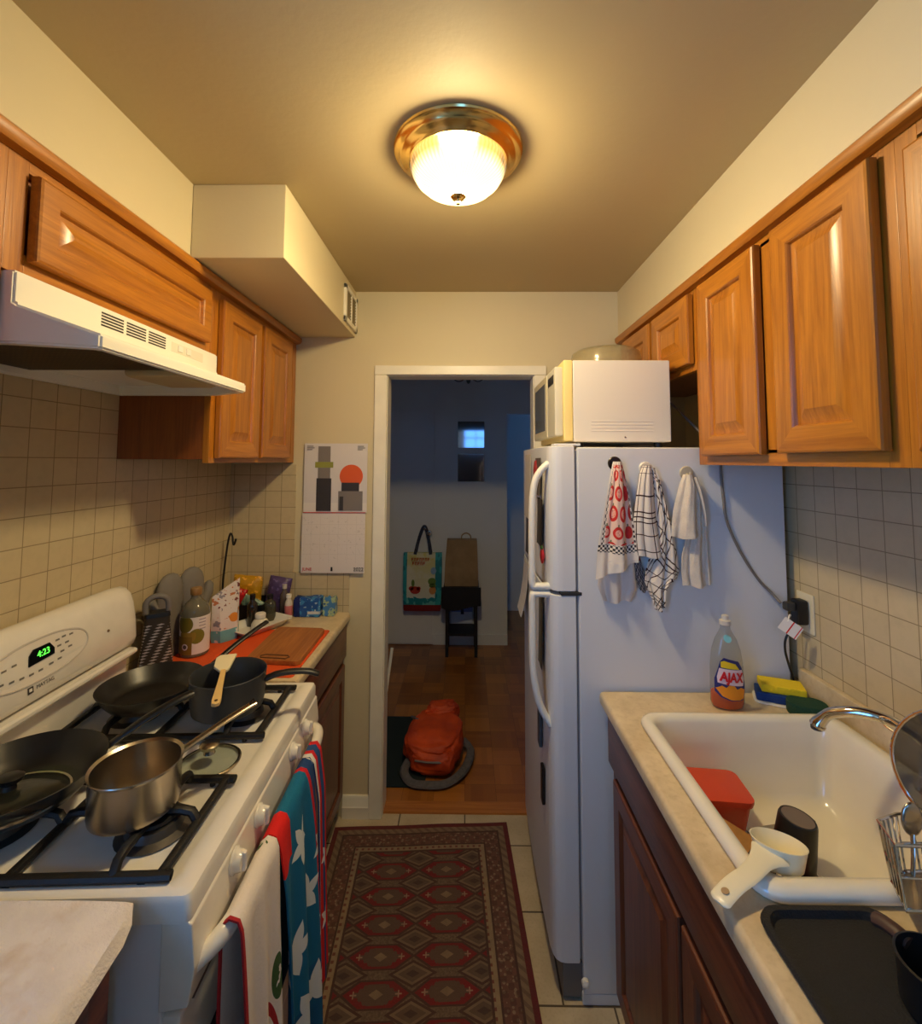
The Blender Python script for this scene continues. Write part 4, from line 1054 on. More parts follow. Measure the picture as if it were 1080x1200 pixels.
# oil bottle
OL = NT('oil_label'); x, y, z = OL.xyz()
def disc(m_, a, b_, ca, cb, r): return ((a - ca) * (a - ca) + (b_ - cb) * (b_ - cb)).lt(r * r)
ob = thing('oil_bottle', (-.985, 1.722, .9174), 'clear plastic oil bottle with an olive printed label beside the box grater', 'bottle')
MB().lathe([(0, .9176), (.044, .9176), (.048, .922), (.048, 1.062), (.045, 1.08), (.034, 1.10), (.020, 1.112), (.016, 1.118), (.016, 1.128), (0, 1.128)], (-.985, 1.722, 0), 40).build('bottle_body', mat('olive_oil_plastic', (158, 150, 128), .12, trans=.55, ior=1.4), ob)
ang_ = (y).atan2(x)     # facing the camera is about -60 degrees
uu = (ang_ + 1.05) * .048
wht = lin(232, 226, 222); olv = lin(112, 104, 34)
c = OL.mix(disc(OL, uu, z, -.036, .118, .030), wht, olv); c = OL.mix(disc(OL, uu, z, .006, .075, .026), c, lin(124, 118, 44))
c = OL.mix(disc(OL, uu, z, -.024, .078, .028) * z.lt(.09), c, lin(146, 122, 50)); c = OL.mix(uu.lt(-.008) * z.lt(.075), c, lin(128, 104, 40))
c = OL.mix(z.band(.011, .003) * uu.inside(.012, .036) * z.gt(.095), c, lin(150, 140, 150))
c = OL.mix(disc(OL, uu, z, -.032, .04, .011), c, lin(220, 214, 214)); c = OL.mix(disc(OL, uu, z, -.032, .04, .007), c, lin(90, 80, 84))
OL.color(c); OL.set('Roughness', .35)
MB().lathe([(.0484, .930), (.0490, .9305), (.0490, 1.058), (.0484, 1.0585)], (-.985, 1.722, 0), 48).build('label', OL.mat, ob)
MB().lathe([(0, 1.1282), (.018, 1.1282), (.019, 1.131), (.019, 1.150), (.017, 1.153), (0, 1.153)], (-.985, 1.722, 0), 24).build('cap', mat('gold_brown_cap', (150, 110, 60), .4), ob)
# snack pouch
PO = NT('printed_pouch'); x, y, z = PO.xyz(); n1 = PO.noise(PO.tc(), 28, 3); n2 = PO.noise(PO.vec(x * 1.0, y * 1.0, z * 1.6), 40, 2)
c = PO.mix(n1.gt(.6), lin(228, 220, 216), lin(150, 146, 156)); c = PO.mix(n2.gt(.63), c, lin(196, 120, 70))
c = PO.mix(z.lt(.045) * n1.gt(.4), c, lin(110, 176, 186)); c = PO.mix(n2.lt(.38) * z.gt(.12), c, lin(120, 54, 46))
c = PO.mix(((z - .085) * (z - .085) + (y + .0) * (y + .0)).lt(.0003), c, lin(222, 140, 50))
PO.color(c); PO.set('Roughness', .35); PO.bump(n1, .4, .01)
def pring(z, w, d, ox=0, oy=0, tilt=0): 
    a = .95
    return [(-.945 + ox + p * math.cos(a) - q_ * math.sin(a), 1.86 + oy + p * math.sin(a) + q_ * math.cos(a), z + p * tilt) for p, q_ in ((-w, 0), (-w * .6, -d), (0, -d * 1.1), (w * .6, -d), (w, 0), (w * .6, d), (0, d * 1.1), (-w * .6, d))]
o = MB().loft([pring(.9176, .052, .030), pring(.935, .056, .032), pring(1.0, .055, .028), pring(1.06, .054, .016, 0, 0, .15), pring(1.10, .054, .004, 0, 0, .45), pring(1.118, .054, .002, 0, 0, .5)]).build('snack_pouch', PO.mat)
tag(o, 'white printed snack pouch with an orange spot behind the oil bottle', 'pouch')
# black bin with packets in it
bn = thing('storage_bin', (-.955, 2.085, .914), 'black plastic storage bin in the counter corner below the wall cabinet', 'bin')
b_ = MB(); x0, x1, y0, y1 = -1.07, -.875, 2.03, 2.185
b_.box((x0, y0, .9144), (x1, y1, .918)).box((x0, y0, .9144), (x1, y0 + .004, .995), .001).box((x0, y1 - .004, .9144), (x1, y1, .995), .001).box((x0, y0, .9144), (x0 + .004, y1, .995), .001).box((x1 - .004, y0, .9144), (x1, y1, .995), .001)
b_.build('bin_wall', BLACKP, bn)
MB().box((x0 + .03, y0 - .001, .965), (x0 + .07, y0, .9662)).build('edge_mark', mat('grey_scratch', (170, 160, 150), .6), bn)
def packet(name, c0, sz, rgb, label, rot=(0, 0, 0), seed=0, rough=.3):
    mm = NT('packet_foil'); n = mm.noise(mm.tc(), 40, 3); mm.color(mm.mix(n.gt(.6), lin(*rgb), tuple(min(1, q_ * 1.6 + .04) for q_ in lin(*rgb)[:3]) + (1,))); mm.set('Roughness', rough); mm.bump(n, .6, .01)
    T = bmesh.new(); bmesh.ops.create_cube(T, size=1); bmesh.ops.subdivide_edges(T, edges=T.edges, cuts=7, use_grid_fill=True)
    for v in T.verts:
        p = v.co; e = max(abs(p.x), abs(p.z)) * 2
        thin = math.sqrt(max(0, 1 - (abs(p.x) * 2) ** 4)) * math.sqrt(max(0, 1 - (abs(p.z) * 2) ** 4))
        nn = mnoise.noise(p * 4 + Vector((seed, 0, 0))) * .12
        v.co = Vector((p.x * sz[0], p.y * sz[1] * (.12 + .88 * thin) + nn * sz[1], p.z * sz[2] + nn * .1 * sz[2]))
    Q = Matrix.Translation(c0) @ Matrix.Rotation(rot[2], 4, 'Z') @ Matrix.Rotation(rot[1], 4, 'Y') @ Matrix.Rotation(rot[0], 4, 'X')
    b = MB(); b._join(T, Q); o = b.build(name, mm.mat, ang=70); return tag(o, label, 'packet')
packet('food_packet', (-.985, 2.125, 1.015), (.125, .05, .17), (204, 150, 30), 'yellow food packet sticking up out of the black bin', (.1, .1, .1), 1)
packet('food_packet', (-1.000, 2.075, 1.000), (.055, .03, .11), (196, 30, 28), 'small bright red packet in front of the yellow one in the black bin', (.1, .25, .3), 2)
packet('food_packet', (-1.042, 2.066, .985), (.045, .028, .12), (214, 196, 176), 'pale pouch at the left end of the black bin', (.05, -.5, .5), 3)
packet('food_packet', (-.925, 2.07, .985), (.11, .03, .06), (120, 150, 130), 'pale green packet lying across the rim of the black bin', (.3, .5, .2), 4)
packet('food_packet', (-.862, 2.165, 1.0), (.10, .04, .17), (86, 66, 110), 'purple packet standing behind the dark bottles', (.05, .2, .1), 5)
# bottles
def bottle(c0, r, h, mb, label, cap, name='bottle', lab=None, neck=.45):
    t = thing(name, (c0[0], c0[1], .9145), label, 'bottle')
    z = .9146
    MB().lathe([(0, z), (r * .92, z), (r, z + .004), (r, z + h * .62), (r * .9, z + h * .70), (r * neck, z + h * .80), (r * neck, z + h * .86), (0, z + h * .86)], (c0[0], c0[1], 0), 24).build('bottle_body', mb, t)
    MB().lathe([(0, z + h * .861), (r * neck * 1.15, z + h * .861), (r * neck * 1.15, z + h), (0, z + h)], (c0[0], c0[1], 0), 18).build('cap', cap, t)
    if lab: MB().lathe([(r * 1.004, z + h * .16), (r * 1.02, z + h * .165), (r * 1.02, z + h * .55), (r * 1.004, z + h * .555)], (c0[0], c0[1], 0), 24).build('label', lab, t)
DKG = mat('dark_bottle_glass', (38, 30, 24), .12, coat=.5)
bottle((-.905, 2.005, 0), .022, .135, DKG, 'dark brown bottle between the black bin and the clear jar', BLACKP)
bottle((-.860, 2.075, 0), .026, .115, mat('olive_glass', (96, 92, 74), .1, trans=.5, ior=1.4), 'greenish glass bottle with a dark cap left of the small white bottle', BLACKP)
bottle((-.825, 2.15, 0), .02, .14, mat('smoky_plastic', (120, 104, 96), .2, trans=.4), 'slim smoky bottle behind the small white bottle', mat('pale_cap', (206, 196, 180), .4))
bottle((-.788, 2.105, 0), .0165, .108, mat('clear_white_plastic', (226, 220, 210), .2, trans=.2), 'small white bottle with a pinkish red label beside the blue packs', PLASW, lab=mat('pink_red_label', (196, 110, 110), .5), neck=.6)
# blue packs of bags
BP = NT('blue_pack'); x, y, z = BP.xyz(); n = BP.noise(BP.tc(), 30, 3); n2 = BP.noise(BP.tc(), 90, 2)
c = BP.mix(n.gt(.56), lin(24, 84, 160), lin(60, 140, 200)); c = BP.mix(n2.gt(.66), c, lin(180, 206, 220)); c = BP.mix(x.gt(.005) * z.inside(.014, .026), c, lin(206, 206, 206)); c = BP.mix(x.lt(-.03), c, lin(18, 40, 110))
BP.color(c); BP.set('Roughness', .3); BP.bump(n, .7, .01)
def lump(name, x0, x1, y0, y1, z0, z1, mm, label, seed):
    T = bmesh.new(); bmesh.ops.create_cube(T, size=1); bmesh.ops.subdivide_edges(T, edges=T.edges, cuts=7, use_grid_fill=True)
    for v in T.verts:
        p = v.co.copy(); nn = mnoise.noise(p * 3.5 + Vector((seed, 2, 1)))
        v.co = Vector(((x0 + x1) / 2 + p.x * (x1 - x0), (y0 + y1) / 2 + p.y * (y1 - y0) * (1 + .12 * nn), z0 + (p.z + .5) * (z1 - z0) * (1 + (.16 * nn if p.z > -.45 else 0))))
    bmesh.ops.bevel(T, geom=[e for e in T.edges if e.calc_face_angle(0) > .9], offset=.004, segments=2, affect='EDGES')
    b = MB(); b._join(T); return tag(b.build(name, mm, ang=60), label, 'packet')
lump('bag_pack', -.775, -.655, 2.125, 2.185, .9146, .995, BP.mat, 'crumpled dark blue plastic pack on the counter under the calendar', 3)
B2 = NT('light_blue_pack'); n = B2.noise(B2.tc(), 34, 3); c = B2.mix(n.gt(.5), lin(70, 130, 186), lin(170, 190, 150)); c = B2.mix(n.gt(.62), c, lin(30, 90, 150)); B2.color(c); B2.set('Roughness', .3)
lump('bag_pack', -.648, -.592, 2.14, 2.192, .9146, .992, B2.mat, 'light blue and green pack at the counter end under the calendar', 8)
# banana hook
hk = thing('banana_hook', (-1.05, 2.10, .914), 'thin black wire hook stand rising behind the yellow packet', 'hook')
MB().tube(smoothpath([(-1.094, 2.12, .918), (-1.094, 2.12, 1.05), (-1.085, 2.115, 1.15), (-1.073, 2.11, 1.24), (-1.058, 2.10, 1.288), (-1.043, 2.09, 1.278), (-1.040, 2.09, 1.255), (-1.033, 2.085, 1.243), (-1.024, 2.08, 1.258), (-1.022, 2.08, 1.27)], 6), .0045, 8).build('wire', IRON, hk)
MB().lathe([(0, .9145), (.018, .9145), (.018, .918), (0, .919)], (-1.094, 2.12, 0), 16).build('base', IRON, hk)
# ---------------------------------------------------------------- pans on the stove
GZ = .9525        # top of the grates
def pan_prof(r0, r1, h, th=.003, z=GZ):
    return [(0, z), (r0 - .008, z), (r0, z + .004), (r0 + (r1 - r0) * .5, z + h * .45), (r1, z + h), (r1 - th * .6, z + h + .001), (r1 - th, z + h), (r0 + (r1 - r0) * .5 - th, z + h * .45), (r0 - th, z + .007), (r0 - .012, z + th), (0, z + th)]
def strap(path, w, th, m, name, par, up=(0, 0, 1)):
    return MB().tube(smoothpath(path, 6), w if isinstance(w, list) else w, 12, flat=th, up=up).build(name, m, par)
# far-left skillet
p = thing('frying_pan', (-.865, 1.325, GZ), 'black frying pan with its long handle pointing over the counter behind the saucepan', 'frying pan')
MB().lathe(pan_prof(.098, .130, .050), (-.872, 1.325, 0), 48).build('pan_body', NONST, p)
strap([(-.775, 1.405, GZ + .040), (-.760, 1.425, GZ + .052), (-.725, 1.490, GZ + .085), (-.690, 1.560, GZ + .110), (-.672, 1.600, GZ + .120)], .0105, .6, BLACKP, 'handle', p)
MB().lathe([(0, 0), (.005, 0), (.004, .003), (0, .004)], (-.790, 1.383, GZ + .036), 10, Matrix.Rotation(-1.2, 4, 'X')).build('rivet', STEEL, p)
# dark grey saucepan
s = thing('saucepan', (-.640, 1.290, GZ), 'dark grey saucepan with a pale spatula across its rim on the far burner', 'saucepan')
MB().lathe([(0, GZ), (.082, GZ), (.088, GZ + .005), (.092, GZ + .03), (.094, GZ + .088), (.0955, GZ + .092), (.094, GZ + .094), (.091, GZ + .090), (.089, GZ + .03), (.085, GZ + .007), (.08, GZ + .004), (0, GZ + .004)], (-.640, 1.290, 0), 56).build('pan_body', HARDAN, s)
strap([(-.548, 1.305, GZ + .068), (-.520, 1.312, GZ + .078), (-.480, 1.325, GZ + .080), (-.440, 1.336, GZ + .076), (-.412, 1.343, GZ + .066)], [.011] + [.0125] * 22 + [.012, .011], .6, BLACKP, 'handle', s)
MB().blob((-.5505, 1.303, GZ + .072), .006, 2).build('rivet', STEEL, s)
# spatula lying over the saucepan
sp = thing('spatula', (-.640, 1.24, GZ + .09), 'cream silicone spatula with a wooden handle resting across the dark saucepan', 'spatula')
d0 = Vector((-.668, 1.325, GZ + .107)); d1 = Vector((-.594, 1.135, GZ + .083))
ax_ = (d1 - d0).normalized(); sd = ax_.cross(Vector((0, 0, 1))).normalized()
hd = [(-.028, -.026), (-.030, .016), (-.018, .026), (.028, .026), (.05, .012), (.056, .008), (.056, -.008), (.046, -.014)]
nrm = sd.cross(ax_)
M_ = Matrix(((ax_.x, sd.x, nrm.x, d0.x), (ax_.y, sd.y, nrm.y, d0.y), (ax_.z, sd.z, nrm.z, d0.z), (0, 0, 0, 1)))
MB().prism(hd, 'z', -.004, .004, .002, M=M_).build('blade', mat('cream_silicone', (240, 226, 186), .5), sp)
L_ = (d1 - d0).length
MB().prism([(.05, -.0065), (.12, -.0075), (L_ - .02, -.0105), (L_ - .004, -.009), (L_, 0), (L_ - .004, .009), (L_ - .02, .0105), (.12, .0075), (.05, .0065)], 'z', -.0045, .0045, .002, M=M_).build('handle', mat('pale_beech', (226, 190, 122), .5), sp)
MB().lathe([(0, .0046), (.004, .0046), (.004, .0052), (0, .0052)], (0, 0, 0), 10, M_ @ Matrix.Translation((L_ - .014, 0, 0))).build('hanging_hole', mat('hole_brown', (90, 62, 30), .8), sp)
# steel saucepan
s = thing('saucepan', (-.625, .925, GZ), 'shiny steel saucepan with a long steel handle on the near front burner', 'saucepan')
c0 = (-.632, .926)
MB().lathe([(0, GZ), (.068, GZ), (.074, GZ + .004), (.0755, GZ + .012), (.0755, GZ + .078), (.079, GZ + .084), (.0785, GZ + .086), (.0735, GZ + .082), (.0733, GZ + .012), (.07, GZ + .005), (0, GZ + .003)], (c0[0], c0[1], 0), 64).build('pan_body', STEEL, s)
hpth = [(-.582, .983, GZ + .070), (-.568, 1.000, GZ + .077), (-.545, 1.027, GZ + .087), (-.518, 1.060, GZ + .098), (-.494, 1.090, GZ + .106), (-.484, 1.102, GZ + .108)]
strap(hpth, .0105, .42, STEEL, 'handle', s)
MB().tube([Vector((-.4885, 1.0965, GZ + .1125)) + Vector((.0055 * math.cos(a) * .6 - .008 * math.sin(a) * -.0, .0075 * math.sin(a), .002 * math.sin(a))) for a in [2 * PI * k / 12 for k in range(12)]], .0016, 6, closed=True).build('hanging_eye', BLACKP, s)
# near-left skillet with the glass lid in it
p = thing('frying_pan', (-.875, .945, GZ), 'large black frying pan at the frame edge with a glass lid lying in it', 'frying pan')
MB().lathe(pan_prof(.105, .142, .055), (-.878, .945, 0), 56).build('pan_body', NONST, p)
strap([(-.775, 1.040, GZ + .045), (-.760, 1.053, GZ + .056), (-.720, 1.085, GZ + .082), (-.680, 1.122, GZ + .100), (-.655, 1.148, GZ + .106)], [.010] * 8 + [.0125] * 16 + [.0115], .6, BLACKP, 'handle', p)
lid_glass = thin_glass('lid_glass', (236, 240, 238))
def lid(c0, r, z, label, knobm, tilt=0, rimm=None):
    t = thing('pan_lid', (c0[0], c0[1], z), label, 'lid')
    Q = Matrix.Translation((c0[0], c0[1], z)) @ Matrix.Rotation(tilt, 4, 'X')
    MB().lathe([(0, .020), (r * .4, .018), (r * .75, .010), (r - .004, .002), (r - .004, .0045), (r * .75, .0125), (r * .4, .0205), (0, .0225)], (0, 0, 0), 48, Q).build('glass', lid_glass, t)
    MB().lathe([(r - .006, 0), (r, 0), (r + .001, .004), (r - .002, .006), (r - .006, .005)], (0, 0, 0), 56, Q, close=True).build('rim', rimm or STEEL, t)
    MB().lathe([(0, .0226), (.013, .0226), (.011, .030), (.020, .036), (.022, .043), (.016, .047), (0, .048)], (0, 0, 0), 28, Q).build('knob', knobm, t)
    return t
lid((-.862, .905), .098, GZ + .022, 'glass lid with a black knob lying in the large black frying pan', BLACKP, -.10)
lid((-.600, 1.128), .068, .9090, 'small glass lid with a steel knob lying on the white cooktop between the grates', STEEL, 0)
# ---------------------------------------------------------------- towels over the oven handle
def star(m_, u, v, cu, cv, r, rot=0.0, k=.42):
    du, dv = u - cu, v - cv
    a = dv.atan2(du) + rot
    rad = (du * du + dv * dv).sqrt()
    seg = 2 * PI / 5
    f = ((a / seg + 10.0).fract() - .5).abs() * 2.0      # 1 at tips' direction edge
    # straight-edged star
    return rad.lt((1.0 - f.pow(.75) * (1 - k)) * r)
def hang(y0, y1, zf, zb, xo=.0, wav=.010, f=7.0, ph=0.0, yo=None, flare=0.0):
    """towel over the handle: v runs from the back hem over the bar to the front hem"""
    xb_, zt_ = -.4155, .8055
    def fn(u, v):
        y_ = y0 + (y1 - y0) * u
        Lb, Lf = zt_ - zb, zt_ - zf
        L = Lb + Lf + .055; s = v * L
        if s < Lb: x_, z_, k = xb_ - .0175, zb + s, (Lb - s) / max(Lb, .01)
        elif s < Lb + .055:
            a = (s - Lb) / .055 * PI; x_, z_, k = xb_ - .0180 * math.cos(a), zt_ + .0185 * math.sin(a), 0
        else: x_, z_ = xb_ + .0180, zt_ - (s - Lb - .055); k = (s - Lb - .055) / Lf
        w_ = wav * k ** .6 * math.sin(f * (u * 2 * PI) / 2 + ph + 1.2 * k)
        if s >= Lb + .05: x_ += .5 * (w_ + wav * k ** .6) + .018 * k + xo * min(1, k * 6 + .0); y_ += .003 * math.sin(3 * k + ph) * k
        ay = (y_ - 1.135) ; x_ += -.0435 * ay - .0015   # the stove is turned a little
        return (x_, y_, z_)
    return fn
# white holiday towel with red piping
WT = NT('holiday_towel'); uvn = WT.xyz('UV'); u, v = uvn[0], uvn[1]; n = WT.noise(WT.tc(), 180, 2)
c = lin(232, 222, 214)
pip = (u.lt(.035)).mx(v.gt(.985)); c = WT.mix(pip, c, lin(176, 34, 40))
sc = WT.noise(WT.vec(u * 5.0, v * 9.0), 1.0, 2)
def dd(a, b_, r): return ((u - a) * (u - a) + (v - b_) * (v - b_) * 5.0).lt(r * r)
leaf = dd(.80, .66, .09).mx(dd(.92, .675, .08)).mx(dd(.90, .40, .05)).mx(dd(.75, .935, .09)).mx(dd(.95, .95, .08))
c = WT.mix(leaf * WT.noise(WT.tc(), 60, 2).gt(.42), c, lin(60, 92, 50))
rib = (((u - .62) * (u - .62) * 1.0 + (v - .80) * (v - .80) * 2.2).sqrt() - .16).abs().lt(.018) * u.gt(.5)
rib2 = ((u - .74 - (v - .86) * 2.2).abs().lt(.07)) * v.inside(.74, .9)
c = WT.mix(rib.mx(rib2), c, lin(168, 30, 40))
WT.color(c); WT.set('Roughness', .95); WT.bump(n, .3, .003)
o = MB().sheet(hang(.850, 1.030, .235, .40, 0, .022, 5, .4), 40, 60, .004).build('dish_towel', WT.mat, ang=70)
tag(o, 'white holiday towel with red piping hanging over the near end of the oven handle', 'towel')
# teal star towel
ST = NT('star_towel'); uvn = ST.xyz('UV'); u, v = uvn[0], uvn[1]; n = ST.noise(ST.tc(), 260, 2)
c = lin(0, 104, 146); c = ST.mix(v.gt(.80) * .5, c, lin(0, 74, 130))
c = ST.mix(u.gt(.80), c, lin(22, 62, 120)); c = ST.mix(u.inside(.80, .86), c, lin(200, 22, 40))
W_, H_ = .215, 1.0      # metres across and along
us, vs = u * .215, v * 1.02
s = None
for (a, b_, r, ro) in ((.095, .52, .044, .2), (.055, .70, .050, .5), (.135, .665, .046, .9), (.085, .835, .050, .1), (.150, .86, .045, .7), (.195, .60, .036, .3), (.198, .76, .036, .6)):
    q_ = star(ST, us, vs, a, b_, r, ro); s = q_ if s is None else s.mx(q_)
c = ST.mix(s, c, lin(216, 224, 226))
c = ST.mix(u.lt(.26) * v.inside(.36, .502), c, lin(220, 26, 24))
c = ST.mix((v.gt(.985)), c, lin(206, 24, 36))
ST.color(c); ST.set('Roughness', .9); ST.bump(n, .2, .003)
o = MB().sheet(hang(1.032, 1.285, .165, .36, .006, .034, 5, 1.0, flare=.06), 56, 80, .004).build('dish_towel', ST.mat, ang=70)
tag(o, 'teal towel with white stars and a red edge hanging over the oven handle', 'towel')
# striped towel
ZT = NT('striped_towel'); uvn = ZT.xyz('UV'); u, v = uvn[0], uvn[1]; n = ZT.noise(ZT.tc(), 260, 2)
c = lin(34, 74, 132); c = ZT.mix(u.inside(.0, .22), c, lin(222, 218, 214)); c = ZT.mix(u.inside(.22, .42), c, lin(206, 26, 34)); c = ZT.mix(u.gt(.78), c, lin(210, 26, 36))
c = ZT.mix(star(ZT, u * .1, v * .9, .06, .62, .03, .3), c, lin(222, 222, 222)); c = ZT.mix(star(ZT, u * .1, v * .9, .055, .76, .03, .7), c, lin(222, 222, 222))
ZT.color(c); ZT.set('Roughness', .9)
o = MB().sheet(hang(1.292, 1.365, .24, .45, .010, .008, 3, 2.0), 16, 50, .004).build('dish_towel', ZT.mat, ang=70)
tag(o, 'blue, red and white striped towel at the far end of the oven handle', 'towel')
# ---------------------------------------------------------------- papers and magnets on the fridge front
def note(name, y0, y1, z0, z1, rgb, label, cat, x=.2635, curl=0.0, m=None, th=.0012):
    mm = m or mat('paper_%d_%d_%d' % rgb, rgb, .7, var=.08, vscale=50)
    o = MB().sheet(lambda u, v: (x - curl * v * v - .001 * math.sin(6 * u), y0 + (y1 - y0) * u, z1 + (z0 - z1) * v), 8, 8, th).build(name, mm)
    return tag(o, label, cat)
FX = .2585
note('paper_note', 1.83, 2.00, 1.39, 1.645, (206, 198, 184), 'tall cream paper hanging at the top far side of the fridge front', 'paper', FX - .002, .006)
note('photo', 1.60, 1.72, 1.50, 1.63, (90, 80, 76), 'dark red and grey photo at the top of the freezer door behind the handle', 'photo', FX - .001, .004)
note('photo', 1.80, 1.99, 1.24, 1.385, (70, 64, 62), 'dark photo below the tall cream paper on the freezer door', 'photo', FX - .001, .003)
note('photo', 1.57, 1.68, 1.33, 1.49, (60, 54, 54), 'dark photo seen through the loop of the freezer handle', 'photo', FX - .001, .003)
def magnet_red(y, z, label):
    t = thing('magnet', (.26, y, z), label, 'magnet')
    MB().blob((.256, y, z), .024, 3, 0, 1, (.3, .85, 1.15)).build('berry', mat('red_magnet', (206, 32, 34), .4), t)
    MB().blob((.254, y, z + .026), .014, 2, 0, 1, (.3, 1.2, .5)).build('leaf', mat('green_leaf_magnet', (70, 120, 50), .5), t)
magnet_red(1.575, 1.305, 'red strawberry magnet with a green leaf behind the freezer handle')
MB_ = MB().blob((.256, 1.70, 1.585), .03, 3, .15, 2, (.3, .6, 1.3)).build('magnet', mat('dark_red_magnet', (140, 34, 36), .5)); tag(MB_, 'dark red magnet near the top of the freezer door above the handle', 'magnet')
note('paper_note', 1.93, 2.07, .985, 1.195, (206, 200, 192), 'white paper sticking out past the top of the lower fridge door', 'paper', FX - .002, .030)
note('paper_note', 1.58, 1.66, .93, 1.17, (96, 92, 82), 'greyish paper seen through the loop of the lower fridge handle', 'paper', FX - .001, .004)
o = MB().box((.247, 1.80, .905), (.2585, 1.845, .955), .004).build('magnet', mat('orange_magnet', (226, 120, 50), .4)); tag(o, 'orange magnet below the white paper on the lower fridge door', 'magnet')
o = MB().box((.249, 1.62, .66), (.2605, 1.66, .80), .003).build('magnet', mat('slate_magnet', (56, 66, 76), .5)); tag(o, 'slate blue strip magnet on the lower fridge door under the handle', 'magnet')
o = MB().box((.252, 1.585, .50), (.2625, 1.62, .615), .003).build('magnet', BLACKP); tag(o, 'black strip magnet low on the lower fridge door', 'magnet')
# ---------------------------------------------------------------- hooks and towels on the fridge side
HYF = fy0
def hook(x, z, label, mm, ring=False):
    t = thing('hook', (x, HYF, z), label, 'hook')
    MB().lathe([(0, 0), (.021, 0), (.022, .003), (.019, .006), (0, .007)], (x, HYF, z), 28, Matrix.Rotation(PI / 2, 4, 'X')).build('disc', mm, t)
    MB().tube(smoothpath([(x, HYF - .006, z - .004), (x, HYF - .022, z - .010), (x, HYF - .030, z - .004), (x, HYF - .031, z + .004)], 5), .004, 8).build('prong', mm, t)
    return t
hook(.474, 1.6125, 'dark round hook on the fridge side holding the red patterned towel', mat('dark_chrome', (70, 66, 66), .2, .9))
hook(.572, 1.596, 'small hook on the fridge side hidden behind the plaid towel', mat('cream_hook', (222, 214, 200), .4))
hook(.700, 1.583, 'pale round hook on the fridge side holding the plain cream towel', mat('beige_hook', (190, 178, 154), .4))
def drape(x0, z0, rows, amp=.008, f=3, ph=0.0, y0=HYF - .012):
    """rows: (z, xl, xr, bulge); towel gathered at the top, folds radiating from the hook"""
    def fn(u, v):
        s = v * (len(rows) - 1); i = min(int(s), len(rows) - 2); k = s - i; k2 = k * k * (3 - 2 * k)
        L = [a + (b - a) * k for a, b in zip(rows[i], rows[i + 1])]
        z_, xl, xr, bl = L[:4]; sl = L[4] if len(L) > 4 else 0
        x_ = xl + (xr - xl) * u
        w_ = amp * (.35 + v) * math.sin(f * 2 * PI * (u + .06 * math.sin(3 * v)) + ph) + .3 * amp * math.sin(f * 4.7 * PI * u + ph * 2 + 2 * v)
        y_ = y0 - bl * math.sin(PI * min(1, max(0, u * .9 + .05))) - w_ - amp
        return (x_, min(y_, HYF - .004), z_ + sl * u + .004 * math.sin(7 * u + ph) * v)
    return fn
# towel 1: red fruit print
T1 = NT('red_fruit_towel'); uvn = T1.xyz('UV'); u, v = uvn[0], uvn[1]; n = T1.noise(T1.tc(), 260, 2)
us, vs = u * .125, v * .34
c = lin(232, 220, 204)
pink = v.inside(.05, .62) * u.inside(.14, .93); c = T1.mix(pink, c, lin(232, 196, 176))
P = .040
fu = (us / P + (vs / P).floor() * .5).fract() - .5; fv = (vs / P).fract() - .5
rr_ = (fu * fu + fv * fv).sqrt()
c = T1.mix(pink * rr_.lt(.40), c, lin(204, 44, 40))
alt = ((us / P).floor() + (vs / P).floor() * 3.0)
seeds = T1.voronoi(T1.tc(), 190).lt(.35)
c = T1.mix(pink * rr_.lt(.24) * ((alt / 3.0).fract().lt(.4)), c, lin(236, 170, 150)); c = T1.mix(pink * rr_.lt(.2) * seeds * .6, c, lin(150, 30, 30))
c = T1.mix(pink * fu.abs().lt(.06) * fv.lt(-.36), c, lin(110, 110, 70))
ck = ((us / .0065).floor() + (vs / .0065).floor()) / 2.0
chk = ck.fract().gt(.25)
c = T1.mix(chk * v.inside(.625, .70), c, lin(52, 50, 52)); c = T1.mix(chk * u.inside(.06, .13) * v.lt(.7), c, lin(62, 40, 40)); c = T1.mix(chk * u.inside(.93, .99) * v.lt(.66), c, lin(70, 52, 50))
T1.color(c); T1.set('Roughness', .95); T1.bump(n, .25, .003)
rows1 = [(1.618, .463, .486, .018), (1.585, .455, .497, .020), (1.50, .437, .512, .020), (1.41, .420, .524, .020), (1.345, .409, .531, .020), (1.300, .404, .534, .022, .03), (1.252, .402, .532, .022, .062)]
t1 = thing('dish_towel', (.47, HYF - .02, 1.20), 'dish towel with red fruit print hanging from the dark hook on the fridge side', 'towel')
MB().sheet(drape(.47, 1.6, rows1, .007, 2, .6), 36, 60, .004).build('front_fold', T1.mat, t1, ang=70)
B1 = NT('towel_reverse'); n = B1.noise(B1.tc(), 240, 2); B1.color(lin(222, 210, 198)); B1.set('Roughness', .95); B1.bump(n, .25, .003)
rows1b = [(1.60, .466, .486, .004), (1.45, .436, .515, .004), (1.30, .412, .525, .006), (1.225, .414, .530, .008), (1.185, .428, .512, .008, .004)]
MB().sheet(drape(.47, 1.6, rows1b, .005, 2, 2.2, HYF - .006), 28, 40, .004).build('back_fold', B1.mat, t1, ang=70)
